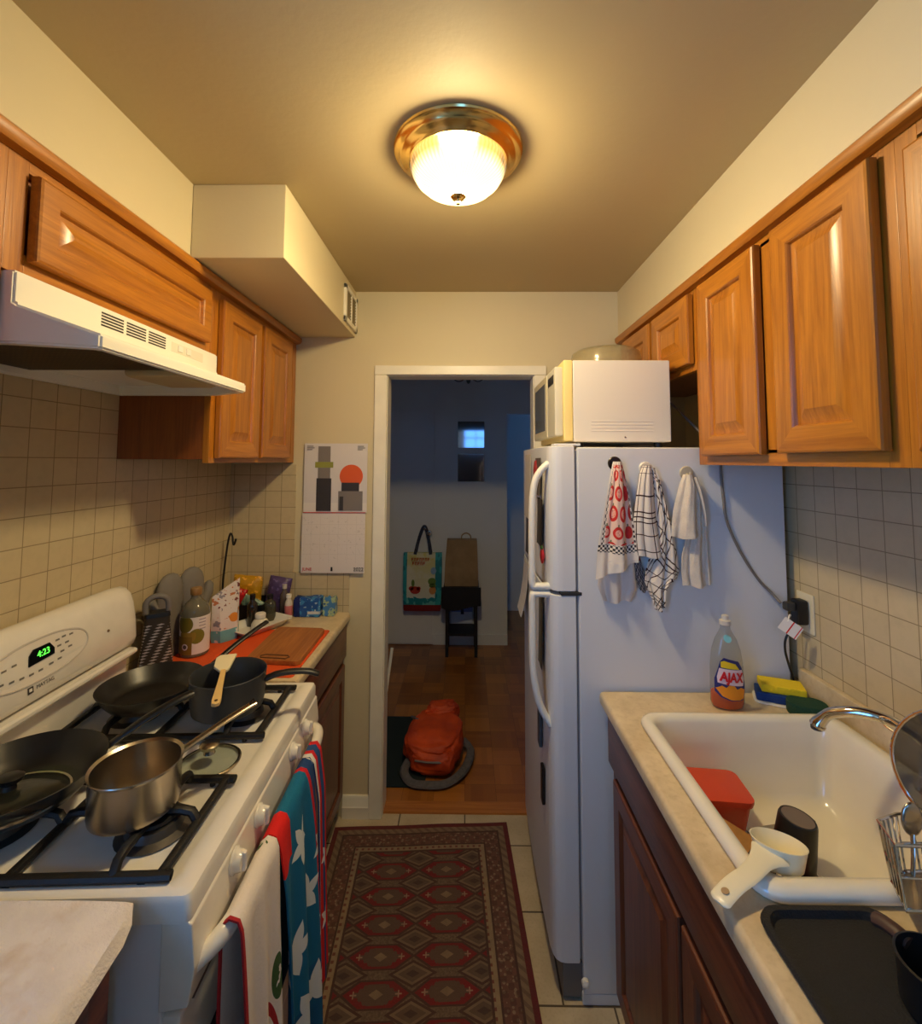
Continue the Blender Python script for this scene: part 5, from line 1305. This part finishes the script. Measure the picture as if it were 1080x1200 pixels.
# towel 1b: dark corner of the print between
D1 = NT('dark_check_corner'); uvn = D1.xyz('UV'); u, v = uvn[0], uvn[1]
ck = ((u * 10.0).floor() + (v * 22.0).floor()) / 2.0
c = D1.mix(ck.fract().gt(.25), lin(150, 140, 136), lin(52, 50, 56)); c = D1.mix(v.inside(.3, .55) * u.gt(.3), c, lin(120, 34, 44)); D1.color(c); D1.set('Roughness', .95)
MB().sheet(drape(.55, 1.4, [(1.56, .482, .497, .003), (1.42, .508, .525, .003), (1.32, .518, .545, .004), (1.26, .526, .560, .004), (1.215, .545, .566, .004)], .002, 2, 1, HYF - .005), 10, 30, .003).build('side_fold', D1.mat, t1, ang=70)
# towel 2: brown plaid, two tiers
def plaid(name, fu_, fv_, pu, pv, w=.0032, rot=0.0):
    m = NT(name); uvn = m.xyz('UV'); u, v = uvn[0] * fu_, uvn[1] * fv_; n = m.noise(m.tc(), 240, 2)
    a = u * math.cos(rot) + v * math.sin(rot); b_ = v * math.cos(rot) - u * math.sin(rot)
    ln = a.band(pu, w).mx(b_.band(pv, w))
    tri = lambda q, p: (q - .012).band(p * 3, w).mx((q + .012).band(p * 3, w))
    ln = ln.mx(tri(a, pu)).mx(tri(b_, pv))
    m.color(m.mix(ln, lin(234, 222, 206), lin(62, 32, 28))); m.set('Roughness', .95); m.bump(n, .25, .003); return m.mat
PLA = plaid('plaid_towel', .10, .27, .036, .050); PLB = plaid('plaid_towel_folded', .12, .40, .040, .048, rot=.55)
t2 = thing('dish_towel', (.575, HYF - .02, 1.16), 'cream dish towel with a dark brown plaid pattern, middle one on the fridge side', 'towel')
MB().sheet(drape(.57, 1.6, [(1.606, .557, .580, .018), (1.58, .545, .585, .020), (1.50, .531, .590, .020), (1.43, .521, .596, .022), (1.375, .518, .606, .022), (1.325, .521, .615, .022, .045)], .004, 1.5, .3), 26, 40, .004).build('front_fold', PLA, t2, ang=70)
MB().sheet(drape(.60, 1.6, [(1.600, .578, .592, .012), (1.55, .588, .612, .012), (1.44, .592, .640, .014), (1.36, .585, .655, .014), (1.28, .560, .665, .014), (1.245, .556, .655, .016, .02), (1.20, .572, .625, .018, .03), (1.16, .586, .612, .018, .012)], .007, 2.5, 1.2, HYF - .006), 34, 60, .004).build('back_fold', PLB, t2, ang=70)
# towel 3: plain waffle cream
T3 = NT('cream_terry'); x, y, z = T3.xyz(); n = T3.noise(T3.tc(), 320, 2); n2 = T3.noise(T3.tc(), 30, 3)
T3.color(T3.mix(n2.smooth(.3, .7), lin(232, 220, 202), lin(218, 204, 186))); T3.set('Roughness', .98); T3.bump(n, .6, .004)
t3 = thing('dish_towel', (.70, HYF - .02, 1.19), 'plain cream terry towel folded over the pale hook, nearest the sink wall', 'towel')
MB().sheet(drape(.69, 1.6, [(1.578, .682, .706, .018), (1.545, .668, .722, .022), (1.47, .648, .728, .024), (1.42, .640, .730, .026), (1.385, .636, .733, .026, .02)], .006, 1.5, 2.0), 26, 34, .005).build('front_fold', T3.mat, t3, ang=70)
MB().sheet(drape(.70, 1.6, [(1.575, .690, .718, .010), (1.50, .700, .742, .012), (1.40, .690, .750, .012), (1.33, .672, .752, .012), (1.27, .668, .754, .014), (1.235, .672, .756, .014, -.04)], .006, 2, .5, HYF - .007), 28, 44, .005).build('back_fold', T3.mat, t3, ang=70)
MB().tube(smoothpath([(.712, HYF - .035, 1.57), (.728, HYF - .034, 1.52), (.742, HYF - .026, 1.46), (.746, HYF - .022, 1.42)], 5), .0075, 8, flat=.6).build('side_fold', T3.mat, t3)

# ---------------------------------------------------------------- calendar on the far wall
cal = thing('wall_calendar', (-.618, YF, 1.09), 'paper wall calendar for 2022 with an orange disc, hung beside the doorway', 'calendar')
YC = YF - .007 - .004
CP = NT('calendar_page'); x, y, z = CP.xyz()       # origin (-.618, YF, 1.09)
xl = x + .148; g = (xl.band(.0423, .0012)).mx((z - .045).band(.046, .0012)) * z.inside(.05, .27)
pn = CP.noise(CP.tc(), 90, 2).gt(.66) * z.inside(.06, .26) * .35
c = CP.mix((g * .35).mx(pn), lin(226, 218, 214), lin(170, 164, 160)); CP.color(c); CP.set('Roughness', .6)
MB().sheet(lambda u, v: (-.768 + .297 * u, YC - .002 - .004 * math.sin(PI * v) - .006 * v * v * v, 1.372 - .276 * v), 4, 14, .002).build('date_page', CP.mat, cal)
UP = NT('calendar_picture'); x, y, z = UP.xyz()
c = UP.mix((z - .33).lt(0.0), lin(222, 216, 214), lin(232, 226, 220)); UP.color(c); UP.set('Roughness', .45)
MB().sheet(lambda u, v: (-.764 + .299 * u, YC - .002 - .002 * math.sin(PI * v), 1.700 - .325 * v), 4, 10, .002).build('picture_page', UP.mat, cal)
def flat(name, pts, y_, mm, th=.0006): return MB().prism(pts, 'y', y_ - th, y_, 0).build(name, mm, cal, smooth=False)
def circ(cx_, cz_, r, n=36): return [(cx_ + r * math.cos(2 * PI * k / n), cz_ + r * math.sin(2 * PI * k / n)) for k in range(n)]
yy = YC - .0058
flat('orange_disc', circ(-.540, 1.545, .055), yy, mat('calendar_orange', (224, 92, 30), .5))
# plain abstract shapes stand in for the artwork
CG = mat('calendar_charcoal', (54, 48, 46), .5); CM = mat('calendar_mid_grey', (128, 120, 114), .5); CO = mat('calendar_olive', (150, 150, 60), .5)
flat('dark_column', [(-.704, 1.382), (-.634, 1.382), (-.634, 1.535), (-.704, 1.535)], yy - .0002, CG)
flat('grey_column', [(-.698, 1.535), (-.640, 1.535), (-.640, 1.686), (-.698, 1.686)], yy - .0004, CM)
flat('olive_patch', [(-.712, 1.585), (-.626, 1.585), (-.626, 1.612), (-.712, 1.612)], yy - .0006, CO)
flat('grey_block', [(-.600, 1.384), (-.485, 1.384), (-.485, 1.475), (-.600, 1.475)], yy - .0004, CM)
flat('dark_block', [(-.585, 1.475), (-.502, 1.475), (-.502, 1.515), (-.585, 1.515)], yy - .0006, CG)
flat('dark_stripe', [(-.594, 1.384), (-.576, 1.384), (-.576, 1.45), (-.594, 1.45)], yy - .0008, CG)
flat('red_line', [(-.764, 1.373), (-.470, 1.373), (-.470, 1.3765), (-.764, 1.3765)], yy - .0006, REDINK)
tl = MB()
for x_, s in ((-.752, 1), (-.512, 1)):
    for k, w_ in enumerate((.030, .036, .024)): tl.box((x_, yy - .0008, 1.685 - k * .008), (x_ + w_, yy, 1.688 - k * .008))
tl.build('small_caption', GREYINK, cal, smooth=False)
CT = lambda x_, z_: frameM((x_, YC - .0118, z_), (1, 0, 0), (0, -1, 0))
text_mesh('month_name', 'JUNE', .020, CT(-.738, 1.113), mat('calendar_red', (214, 70, 60), .6), cal, .0003)
text_mesh('year', '2022', .024, CT(-.498, 1.113), INK, cal, .0003)
flat('bottom_motif', [(-.628, 1.105), (-.618, 1.105), (-.619, 1.124), (-.627, 1.124)], YC - .0115, INK)
# ---------------------------------------------------------------- sink
sk = thing('kitchen_sink', (.735, 1.05, .70), 'white porcelain drop-in sink with a thick rolled rim', 'sink')
def srr(x0, y0, x1, y1, r, z): return [(a, b_, z) for a, b_ in rrect(x0, y0, x1, y1, r, 6)]
rings = [srr(.472, .788, 1.000, 1.322, .045, .9146), srr(.468, .784, 1.004, 1.326, .048, .920), srr(.470, .786, 1.002, 1.324, .047, .930), srr(.478, .794, .994, 1.316, .044, .936),
         srr(.488, .806, .978, 1.306, .040, .937), srr(.497, .818, .966, 1.298, .036, .933), srr(.502, .824, .960, 1.292, .034, .922), srr(.506, .830, .954, 1.288, .034, .86), srr(.516, .840, .944, 1.280, .036, .755), srr(.530, .856, .928, 1.262, .04, .732), srr(.560, .89, .90, 1.23, .04, .724), srr(.66, 1.0, .80, 1.12, .03, .720)]
outer = [srr(.49 + .003, .803, .997, 1.297, .03, .9144), srr(.495, .815, .968, 1.296, .03, .88), srr(.508, .83, .955, 1.285, .03, .72), srr(.66, 1.0, .80, 1.12, .03, .706)]
b = MB(); T = bmesh.new(); allr = outer[::-1] + rings
V = [[T.verts.new(p) for p in r] for r in allr]
for A_, B_ in zip(V, V[1:]):
    n_ = len(A_)
    for k in range(n_): T.faces.new((A_[k], A_[(k + 1) % n_], B_[(k + 1) % n_], B_[k]))
T.faces.new(V[0][::-1]); T.faces.new(V[-1]); bmesh.ops.recalc_face_normals(T, faces=T.faces)
b._join(T); b.build('basin', PORC, sk, ang=60)
MB().lathe([(0, .7205), (.042, .7205), (.044, .723), (.036, .7245), (.03, .722), (0, .7215)], (.73, 1.06, 0), 28).build('drain', STEEL, sk)
SBZ = .7215
# faucet
fa = thing('faucet', (.992, .95, .937), 'chrome faucet with a long curved spout reaching over the sink', 'faucet')
MB().lathe([(0, .9375), (.030, .9375), (.030, .945), (.022, .955), (.019, 1.0), (.021, 1.01), (0, 1.014)], (.968, 1.012, 0), 28).build('base', CHROME, fa)
sp_ = smoothpath([(.968, 1.012, .99), (.958, 1.016, 1.030), (.938, 1.026, 1.052), (.905, 1.046, 1.066), (.870, 1.076, 1.064), (.838, 1.107, 1.046), (.822, 1.122, 1.020), (.818, 1.126, 1.008)], 7)
MB().tube(sp_, [.0115 if i < len(sp_) - 12 else .0115 + .0045 * min(1, (i - len(sp_) + 12) / 8) for i in range(len(sp_))], 14).build('spout', CHROME, fa)
MB().lathe([(0, 0), (.0125, 0), (.0125, .006), (0, .006)], (.8175, 1.1265, 1.0005), 20).build('aerator', DARKP, fa)
MB().tube(smoothpath([(.968, 1.012, 1.012), (.974, 1.02, 1.035), (.981, 1.035, 1.060), (.986, 1.048, 1.076)], 5), [.007] * 10 + [.009] * 6, 10, flat=.6).build('lever', CHROME, fa)
# dish soap
AJ = thing('soap_bottle', (.755, 1.395, .9144), 'clear plastic dish soap bottle with orange liquid standing behind the sink', 'bottle')
scx, scy = .757, 1.392
def brings(P): return [[(scx + w_ * math.cos(a), scy + d_ * math.sin(a), z_) for a in [2 * PI * k / 32 for k in range(32)]] for w_, d_, z_ in P]
SOAP = thin_glass('clear_bottle_plastic', (236, 238, 236), (216, 212, 204), .06)
body = [(.030, .020, .9146), (.043, .028, .918), (.047, .030, .93), (.047, .030, .98), (.046, .029, 1.03), (.040, .027, 1.075), (.030, .022, 1.105), (.018, .016, 1.125), (.013, .013, 1.135), (.013, .013, 1.146)]
MB().loft(brings(body)).build('bottle_body', SOAP, AJ, ang=60)
MB().loft(brings([(.028, .018, .9162), (.041, .0262, .919), (.0455, .0284, .93), (.0455, .0284, .957)])).build('liquid_soap', mat('orange_liquid', (240, 96, 16), .1, trans=.25, ior=1.3), AJ)
MB().lathe([(0, 1.1462), (.0155, 1.1462), (.0155, 1.158), (.010, 1.161), (.009, 1.172), (0, 1.173)], (scx, scy, 0), 24).build('cap', mat('clear_cap', (214, 206, 192), .3), AJ)
# label: shield wrapped on the front
def front(x_, off=.0012): # y of the bottle front at x
    k = max(0, 1 - ((x_ - scx) / .0472) ** 2); return scy - .0302 * math.sqrt(k) - off
def strips(T, mid):
    for k in range(-14, 15):
        bmesh.ops.bisect_plane(T, geom=list(T.verts) + list(T.edges) + list(T.faces), plane_co=(mid + k * .0034, 0, 0), plane_no=(1, 0, 0))
def lab(name, pts, mm, off):
    b = MB(); T = bmesh.new()
    f_ = [T.verts.new((x_, 0, z_)) for x_, z_ in pts]; T.faces.new(f_)
    strips(T, scx)
    for v in T.verts: v.co.y = front(v.co.x, off)
    bmesh.ops.recalc_face_normals(T, faces=T.faces)
    if sum(f.normal.y for f in T.faces) > 0: bmesh.ops.reverse_faces(T, faces=T.faces)
    b._join(T); return b.build(name, mm, AJ, ang=80)
L0, L1, LM = scx - .043, scx + .042, scx
lab('label', [(L0, .965), (scx - .03, .952), (scx - .005, .944), (scx + .03, .944), (L1, .958), (L1, .99), (scx + .03, 1.032), (scx + .018, 1.052), (scx - .022, 1.062), (scx - .031, 1.05), (L0, 1.0)], mat('soap_label_blue', (34, 40, 112), .35), .001)
lab('yellow_band', [(scx - .030, 1.035), (scx + .02, 1.030), (scx + .008, 1.046), (scx - .022, 1.054), (scx - .030, 1.05)], mat('soap_label_yellow', (240, 208, 40), .35), .0022)
lab('orange_fruit', [(L0 + .001, .975), (scx - .028, .985), (scx - .018, .980), (scx - .010, .988), (scx + .004, .986), (scx + .012, .976), (scx + .024, .980), (L1 - .003, .972), (scx + .033, .950), (scx + .02, .946), (scx - .005, .947), (scx - .028, .956)], mat('soap_label_orange', (244, 150, 30), .35), .0022)
lab('white_flash', [(scx - .038, .992), (scx + .031, .984), (scx + .035, 1.0), (scx + .028, 1.029), (scx - .034, 1.033), (scx - .039, 1.008)], mat('soap_label_pink', (240, 214, 214), .4), .0034)
T = text_mesh('brand_lettering', 'AJAX', .036, frameM((scx - .003, front(scx) - .0050, 1.009), (1, 0, -.06), (0, -1, 0)), mat('lettering_red', (212, 24, 34), .4), AJ, .0008, sx=.74, bold=.0011)
tb_ = bmesh.new(); tb_.from_mesh(T.data); strips(tb_, scx - .755); tb_.to_mesh(T.data); tb_.free()
for v in T.data.vertices:
    wx = v.co.x + .755; v.co.y += front(wx, 0) - front(scx, 0)
MB().lathe([(0, 0), (.011, 0), (.011, .0006), (0, .0006)], (scx - .006, scy - .0205, 1.112), 20, Matrix.Rotation(PI / 2 - .55, 4, 'X') ).build('neck_sticker', mat('teal_sticker', (130, 200, 214), .4), AJ)
# sponges and scrubber
def sponge(x0, x1, y0, y1, z0, z1, rot, name, label, mm, mm2=None, tilt=0):
    c0 = ((x0 + x1) / 2, (y0 + y1) / 2, z0); t = thing(name, c0, label, 'sponge')
    Q = Matrix.Translation(c0) @ Matrix.Rotation(rot, 4, 'Z') @ Matrix.Rotation(tilt, 4, 'Y')
    hx, hy = (x1 - x0) / 2, (y1 - y0) / 2
    MB().box((-hx, -hy, 0), (hx, hy, (z1 - z0) * (.7 if mm2 else 1)), .004, M=Q).build('foam', mm, t)
    if mm2: MB().box((-hx, -hy, (z1 - z0) * .7), (hx, hy, z1 - z0), .002, M=Q).build('scouring_pad', mm2, t)
YS = mat('yellow_sponge', (236, 206, 30), .9, bump=.6, bscale=220); BS = mat('blue_sponge', (16, 56, 120), .9, bump=.5, bscale=220); GSB = mat('green_scourer', (26, 66, 46), .95, bump=.8, bscale=260)
d_ = tag(MB().prism(rrect(-.062, -.042, .062, .042, .02, 5), 'z', 0, .005, .002, M=Matrix.Translation((.922, 1.425, .9144)) @ Matrix.Rotation(-.45, 4, 'Z')).build('soap_dish', PLASW), 'white oval sponge dish on the counter beside the fridge', 'dish')
sponge(.866, .976, 1.392, 1.458, .9196, .944, -.45, 'sponge', 'dark blue sponge lying in the white dish', BS)
sponge(.880, .992, 1.394, 1.462, .9442, .966, -.38, 'sponge', 'bright yellow sponge lying on top of the dark blue one', YS)
t = thing('scrubber', (.978, 1.352, .9144), 'dark green rounded scrubber pad beside the blue sponge', 'scrubber')
MB().prism(rrect(-.052, -.036, .046, .036, .032, 6), 'z', 0, .034, .009, M=Matrix.Translation((.960, 1.352, .9144)) @ Matrix.Rotation(-.35, 4, 'Z')).build('pad', GSB, t)
# outlet with plug and tag
ot = thing('wall_outlet', (XR - .007, 1.452, 1.165), 'cream wall outlet plate on the tiled wall beside the fridge', 'outlet')
IV = mat('ivory_plate', (232, 222, 190), .35)
MB().box((XR - .013, 1.415, 1.105), (XR - .0072, 1.485, 1.222), .003).build('plate', IV, ot)
for z_ in (1.135, 1.190): MB().box((XR - .0145, 1.432, z_ - .014), (XR - .0128, 1.466, z_ + .014), .004).build('socket_face', IV, ot)
pl = thing('plug_adapter', (.99, 1.445, 1.16), 'black plug adapter in the outlet with cords running from it', 'plug')
MB().box((.994, 1.427, 1.130), (XR - .0148, 1.465, 1.204), .008).build('adapter', BLACKP, pl)
MB().box((.966, 1.434, 1.170), (.9945, 1.458, 1.196), .006).build('plug', DARKP, pl)
MB().tube(smoothpath([(1.0, 1.445, 1.13), (.972, 1.45, 1.09), (.970, 1.455, 1.05), (.985, 1.462, 1.0), (1.000, 1.468, .96), (1.002, 1.470, .920)], 6), .0035, 8).build('cord', BLACKP, pl)
tgm = NT('tag_paper'); x, y, z = tgm.xyz(); tgm.color(tgm.mix((z - .035 + y * .3).abs().lt(.0035), lin(236, 216, 208), lin(190, 60, 60))); tgm.set('Roughness', .6)
tg = thing('cord_tag', (.955, 1.425, 1.085), 'pinkish white paper tag with a red line tied to the cord by the outlet', 'tag')
M_ = frameM((.962, 1.415, 1.128), (.75, -.25, -.55), (-.35, -1, .15))
MB().box((-.026, -.020, -.0006), (.026, .020, .0006), M=M_).build('tag_card', PAPER, tg)
MB().box((-.003, -.020, .0006), (.0005, .020, .0010), M=M_).build('red_line', REDINK, tg); MB().box((.020, -.020, .0006), (.0225, .020, .0010), M=M_).build('red_line', REDINK, tg)
MB().tube(smoothpath([(.957, 1.418, 1.146), (.966, 1.425, 1.162), (.975, 1.432, 1.160), (.974, 1.440, 1.150)], 5), .0018, 6).build('tie', PLASW, tg)
# microwave cord
cd = tag(MB().tube(smoothpath([(.694, 1.90, 1.83), (.74, 1.86, 1.86), (.775, 1.78, 1.85), (.80, 1.66, 1.76), (.815, 1.56, 1.69), (.810, 1.482, 1.676), (.808, 1.4805, 1.63), (.808, 1.4825, 1.58), (.813, 1.482, 1.50), (.822, 1.482, 1.43), (.862, 1.482, 1.335), (.912, 1.482, 1.255), (.950, 1.475, 1.212), (.960, 1.452, 1.19)], 8), .0042, 8).build('power_cord', mat('grey_cord', (120, 112, 106), .5)), 'grey power cord hanging from behind the microwave down to the outlet', 'cord')
# ---------------------------------------------------------------- things in the sink
rb = thing('food_container', (.625, 1.24, SBZ), 'translucent red plastic food container lying in the far left of the sink', 'container')
RP = mat('red_translucent_plastic', (236, 92, 60), .25, trans=.3, ior=1.3)
def rbr(hx, hy, z, cx_=.612, cy_=1.215, a=-.10): return [(cx_ + p * math.cos(a) - q_ * math.sin(a), cy_ + p * math.sin(a) + q_ * math.cos(a), z) for p, q_ in rrect(-hx, -hy, hx, hy, .02, 4)]
MB().loft([rbr(.060, .042, .7325), rbr(.066, .047, .738), rbr(.076, .055, .80), rbr(.080, .059, .803), rbr(.080, .059, .806), rbr(.070, .052, .812), rbr(.03, .02, .814)]).build('container_body', RP, rb)
MB().loft([rbr(.0805, .0595, .8065), rbr(.0815, .0605, .810), rbr(.0815, .0605, .817), rbr(.076, .056, .8185)]).build('lid', RP, rb)
cu = thing('cup', (.73, 1.10, SBZ), 'black cup standing upside down in the middle of the sink', 'cup')
Q = Matrix.Translation((.728, 1.095, SBZ + .006)) @ Matrix.Rotation(.12, 4, 'Y') @ Matrix.Rotation(.05, 4, 'X')
MB().lathe([(.0405, 0), (.0425, .001), (.0415, .03), (.037, .098), (.035, .103), (.030, .102), (0, .1005)], (0, 0, 0), 40, Q).build('cup_body', BLACKP, cu)
MB().lathe([(0, .1008), (.031, .1025), (.031, .1032), (0, .1015)], (0, 0, 0), 36, Q).build('cup_bottom', mat('cup_base_grey', (120, 106, 98), .5), cu)
bd = thing('wooden_box', (.64, 1.10, SBZ), 'small tan box lying under the sink rim beside the red container', 'box')
Q = Matrix.Translation((.592, 1.10, SBZ + .017)) @ Matrix.Rotation(-.6, 4, 'Z') @ Matrix.Rotation(.25, 4, 'Y')
MB().box((-.055, -.035, .0), (.055, .035, .05), .003, M=Q).build('box_body', mat('tan_card', (176, 126, 66), .6, var=.15, vscale=40), bd)
MB().box((.0545, -.0345, .002), (.058, .0345, .048), .001, M=Q).build('pale_edge', mat('pale_edge', (222, 206, 176), .6), bd)
sd_ = thing('spatula', (.64, 1.04, SBZ), 'dark brown flat spatula leaning at the near left of the sink behind the measuring scoop', 'spatula')
Q = Matrix.Translation((.608, 1.02, SBZ + .046)) @ Matrix.Rotation(.5, 4, 'Z') @ Matrix.Rotation(-.35, 4, 'Y')
MB().box((-.05, -.028, .01), (.05, .028, .016), .003, M=Q).build('blade', mat('dark_brown_blade', (66, 50, 34), .4), sd_)
MB().box((-.12, -.007, .008), (-.045, .007, .018), .003, M=Q).build('handle', BLACKP, sd_)
kn = thing('knife', (.77, 1.215, SBZ), 'steel table knife lying on the sink floor behind the black cup', 'knife')
MB().box((-.10, -.006, 0), (.01, .006, .0025), .001, M=Matrix.Translation((.78, 1.205, SBZ + .005)) @ Matrix.Rotation(.18, 4, 'Z')).build('blade', STEEL, kn)
MB().box((.008, -.0065, 0), (.09, .0065, .006), .002, M=Matrix.Translation((.78, 1.205, SBZ + .004)) @ Matrix.Rotation(.18, 4, 'Z')).build('handle', STEEL, kn)
rd_ = thing('red_spatula', (.765, 1.02, SBZ), 'red silicone utensil lying in the sink beside the measuring scoop', 'utensil')
Q = Matrix.Translation((.752, .985, SBZ + .012)) @ Matrix.Rotation(-1.1, 4, 'Z') @ Matrix.Rotation(-.2, 4, 'Y')
MB().prism([(-.05, -.02), (.03, -.026), (.05, -.012), (.05, .012), (.03, .026), (-.05, .02)], 'z', 0, .007, .003, M=Q).build('head', mat('red_silicone', (196, 22, 26), .4), rd_)
MB().box((.048, -.006, 0), (.14, .006, .007), .003, M=Q).build('handle', mat('red_silicone', (0, 0, 0)), rd_)
# scoop resting over the rim
sc = thing('measuring_scoop', (.53, .85, .94), 'cream plastic measuring scoop hooked over the near left sink rim', 'scoop')
CRM = mat('cream_scoop_plastic', (240, 230, 196), .3)
bc = Vector((.555, .870, .947)); Q = Matrix.Translation(bc) @ Matrix.Rotation(-.22, 4, 'X') @ Matrix.Rotation(.10, 4, 'Y')
MB().lathe([(0, -.036), (.030, -.036), (.035, -.031), (.0425, 0), (.0438, .002), (.0425, .0025), (.0405, 0), (.033, -.029), (.029, -.033), (0, -.033)], (0, 0, 0), 48, Q).build('bowl', CRM, sc)
hp_ = smoothpath([(.526, .848, .945), (.503, .833, .946), (.470, .811, .944), (.436, .796, .939), (.412, .784, .933), (.398, .776, .928)], 6)
MB().tube(hp_, [.030, .0285, .0265, .0245, .0225, .021, .0195, .018, .017, .0165] + [.016] * (len(hp_) - 13) + [.0155, .0135, .009], 16, flat=.22).build('handle', CRM, sc)
MB().lathe([(0, 0), (.006, 0), (.006, .0008), (0, .0008)], (.414, .785, .9375), 16, Matrix.Rotation(-.25, 4, 'Y')).build('hanging_hole', mat('hole_tan', (170, 140, 100), .7), sc)
# ---------------------------------------------------------------- drainer corner at the frame edge
BM = NT('black_rubber'); n = BM.noise(BM.tc(), 300, 2); BM.color(lin(28, 26, 24)); BM.set('Roughness', .8); BM.bump(n, .5, .003)
dm = thing('drying_mat', (.60, .60, .9144), 'large black drying tray on the counter in front of the sink', 'tray')
def dmr(x0, y0, x1, y1, r, z): return [(a, b_, z) for a, b_ in rrect(x0, y0, x1, y1, r, 6)]
MB().loft([dmr(.452, .30, .646, .772, .03, .9146), dmr(.448, .296, .650, .776, .033, .922), dmr(.450, .298, .648, .774, .032, .928), dmr(.458, .306, .640, .766, .03, .928), dmr(.462, .31, .636, .762, .03, .9185)]).build('tray', BM.mat, dm)
# black pot on the tray
bp_ = thing('black_pot', (.592, .64, .9186), 'small black pot with a brown stub handle standing on the black drying tray', 'pot')
MB().lathe([(0, .9187), (.036, .9187), (.041, .924), (.043, .975), (.045, .980), (.042, .981), (.039, .93), (0, .926)], (.604, .636, 0), 40).build('pot_body', NONST, bp_)
MB().tube(smoothpath([(.604, .677, .966), (.600, .69, .968), (.596, .705, .966), (.592, .716, .962)], 5), .011, 10, flat=.8).build('handle', mat('brown_grip', (74, 50, 40), .5), bp_)
# wire basket with a glass in it
wb_ = thing('utensil_basket', (.75, .80, .9376), 'chrome wire utensil basket standing on the near rim of the sink', 'basket')
def wl(pts, r=.0022, closed=False): return MB().tube(pts, r, 6, closed=closed)
bt = [(.696, .798), (.715, .85), (.76, .865), (.86, .865), (.86, .79)]
bb = [(.668, .752), (.69, .80), (.73, .82), (.83, .82), (.83, .748)]
b_ = MB()
for z_, k, rr2 in ((1.0, 0, .0028), (.969, .5, .0018), (.942, 1, .0024)):
    b_.tube([(x + (x2 - x) * k, y + (y2 - y) * k, z_) for (x, y), (x2, y2) in zip(bt, bb)], rr2, 6, closed=True)
for i in range(5):
    for j in range(4):
        pt = [bt[i][c] + (bt[(i + 1) % 5][c] - bt[i][c]) * j / 4 for c in (0, 1)]; pb = [bb[i][c] + (bb[(i + 1) % 5][c] - bb[i][c]) * j / 4 for c in (0, 1)]
        b_.tube([(pt[0], pt[1], 1.0), (pb[0], pb[1], .942)], .0017, 6)
b_.build('wire_frame', CHROME, wb_)
MB().prism(bb, 'z', .9378, .9402, 0).build('tray_floor', STEEL, wb_)
for k, (x, y, lab_) in enumerate(((.735, .812, 'silver spoon standing at the left in the wire basket'), (.79, .815, 'silver spoon standing at the back in the wire basket'))):
    t = thing('spoon', (x, y, .941), lab_, 'spoon', 'spoons in the wire basket')
    MB().tube(smoothpath([(x, y, .942), (x + .004, y + .002, .97), (x + .012, y + .01, 1.0)], 5), .004, 8, flat=.5).build('handle', STEEL, t)
    MB().blob((x + .016, y + .014, 1.02), .024, 3, 0, 1, (.75, .25, 1.15)).build('spoon_bowl', STEEL, t)
dg = thing('drinking_glass', (.70, .74, .93), None, None) if False else None
# mesh strainer propped over the basket
sn = thing('strainer', (.90, .93, .94), 'large round wire mesh strainer propped up beside the faucet', 'strainer')
MS = NT('fine_wire_mesh'); x, y, z = MS.xyz(); MS.color(lin(120, 112, 100)); MS.set('Metallic', .8); MS.set('Roughness', .4)
tr = MS.nt.nodes.new('ShaderNodeBsdfTransparent'); mxx = MS.nt.nodes.new('ShaderNodeMixShader'); mxx.inputs[0].default_value = .82
MS.nt.links.new(tr.outputs[0], mxx.inputs[1]); MS.nt.links.new(MS.bsdf.outputs[0], mxx.inputs[2]); MS.nt.links.new(mxx.outputs[0], MS.out.inputs[0])
nx = Vector((-.78, -.35, .42)).normalized()
Q = frameM((.905, .885, 1.055), Vector((0, 1, 0)).cross(nx), nx)
Rr = .105
MB().lathe([(Rr, 0), (Rr * .96, -.025), (Rr * .82, -.055), (Rr * .55, -.078), (Rr * .25, -.088), (0, -.09)], (0, 0, 0), 40, Q).build('mesh_bowl', MS.mat, sn)
MB().tube([Q @ Vector((Rr * math.cos(a), Rr * math.sin(a), 0)) for a in [2 * PI * k / 48 for k in range(48)]], .0035, 8, closed=True).build('rim', CHROME, sn)
e0 = Q @ Vector((Rr * math.cos(2.2), Rr * math.sin(2.2), 0))
lp = [Q @ Vector((Rr * math.cos(a), Rr * math.sin(a), 0)) + (Q.to_3x3() @ Vector((math.cos(1.50), math.sin(1.50), 0))) * d2 for a, d2 in ((1.42, 0), (1.43, .02), (1.50, .032), (1.57, .02), (1.58, 0))]
MB().tube(smoothpath(lp, 5), .0022, 6).build('rest_loop', CHROME, sn)
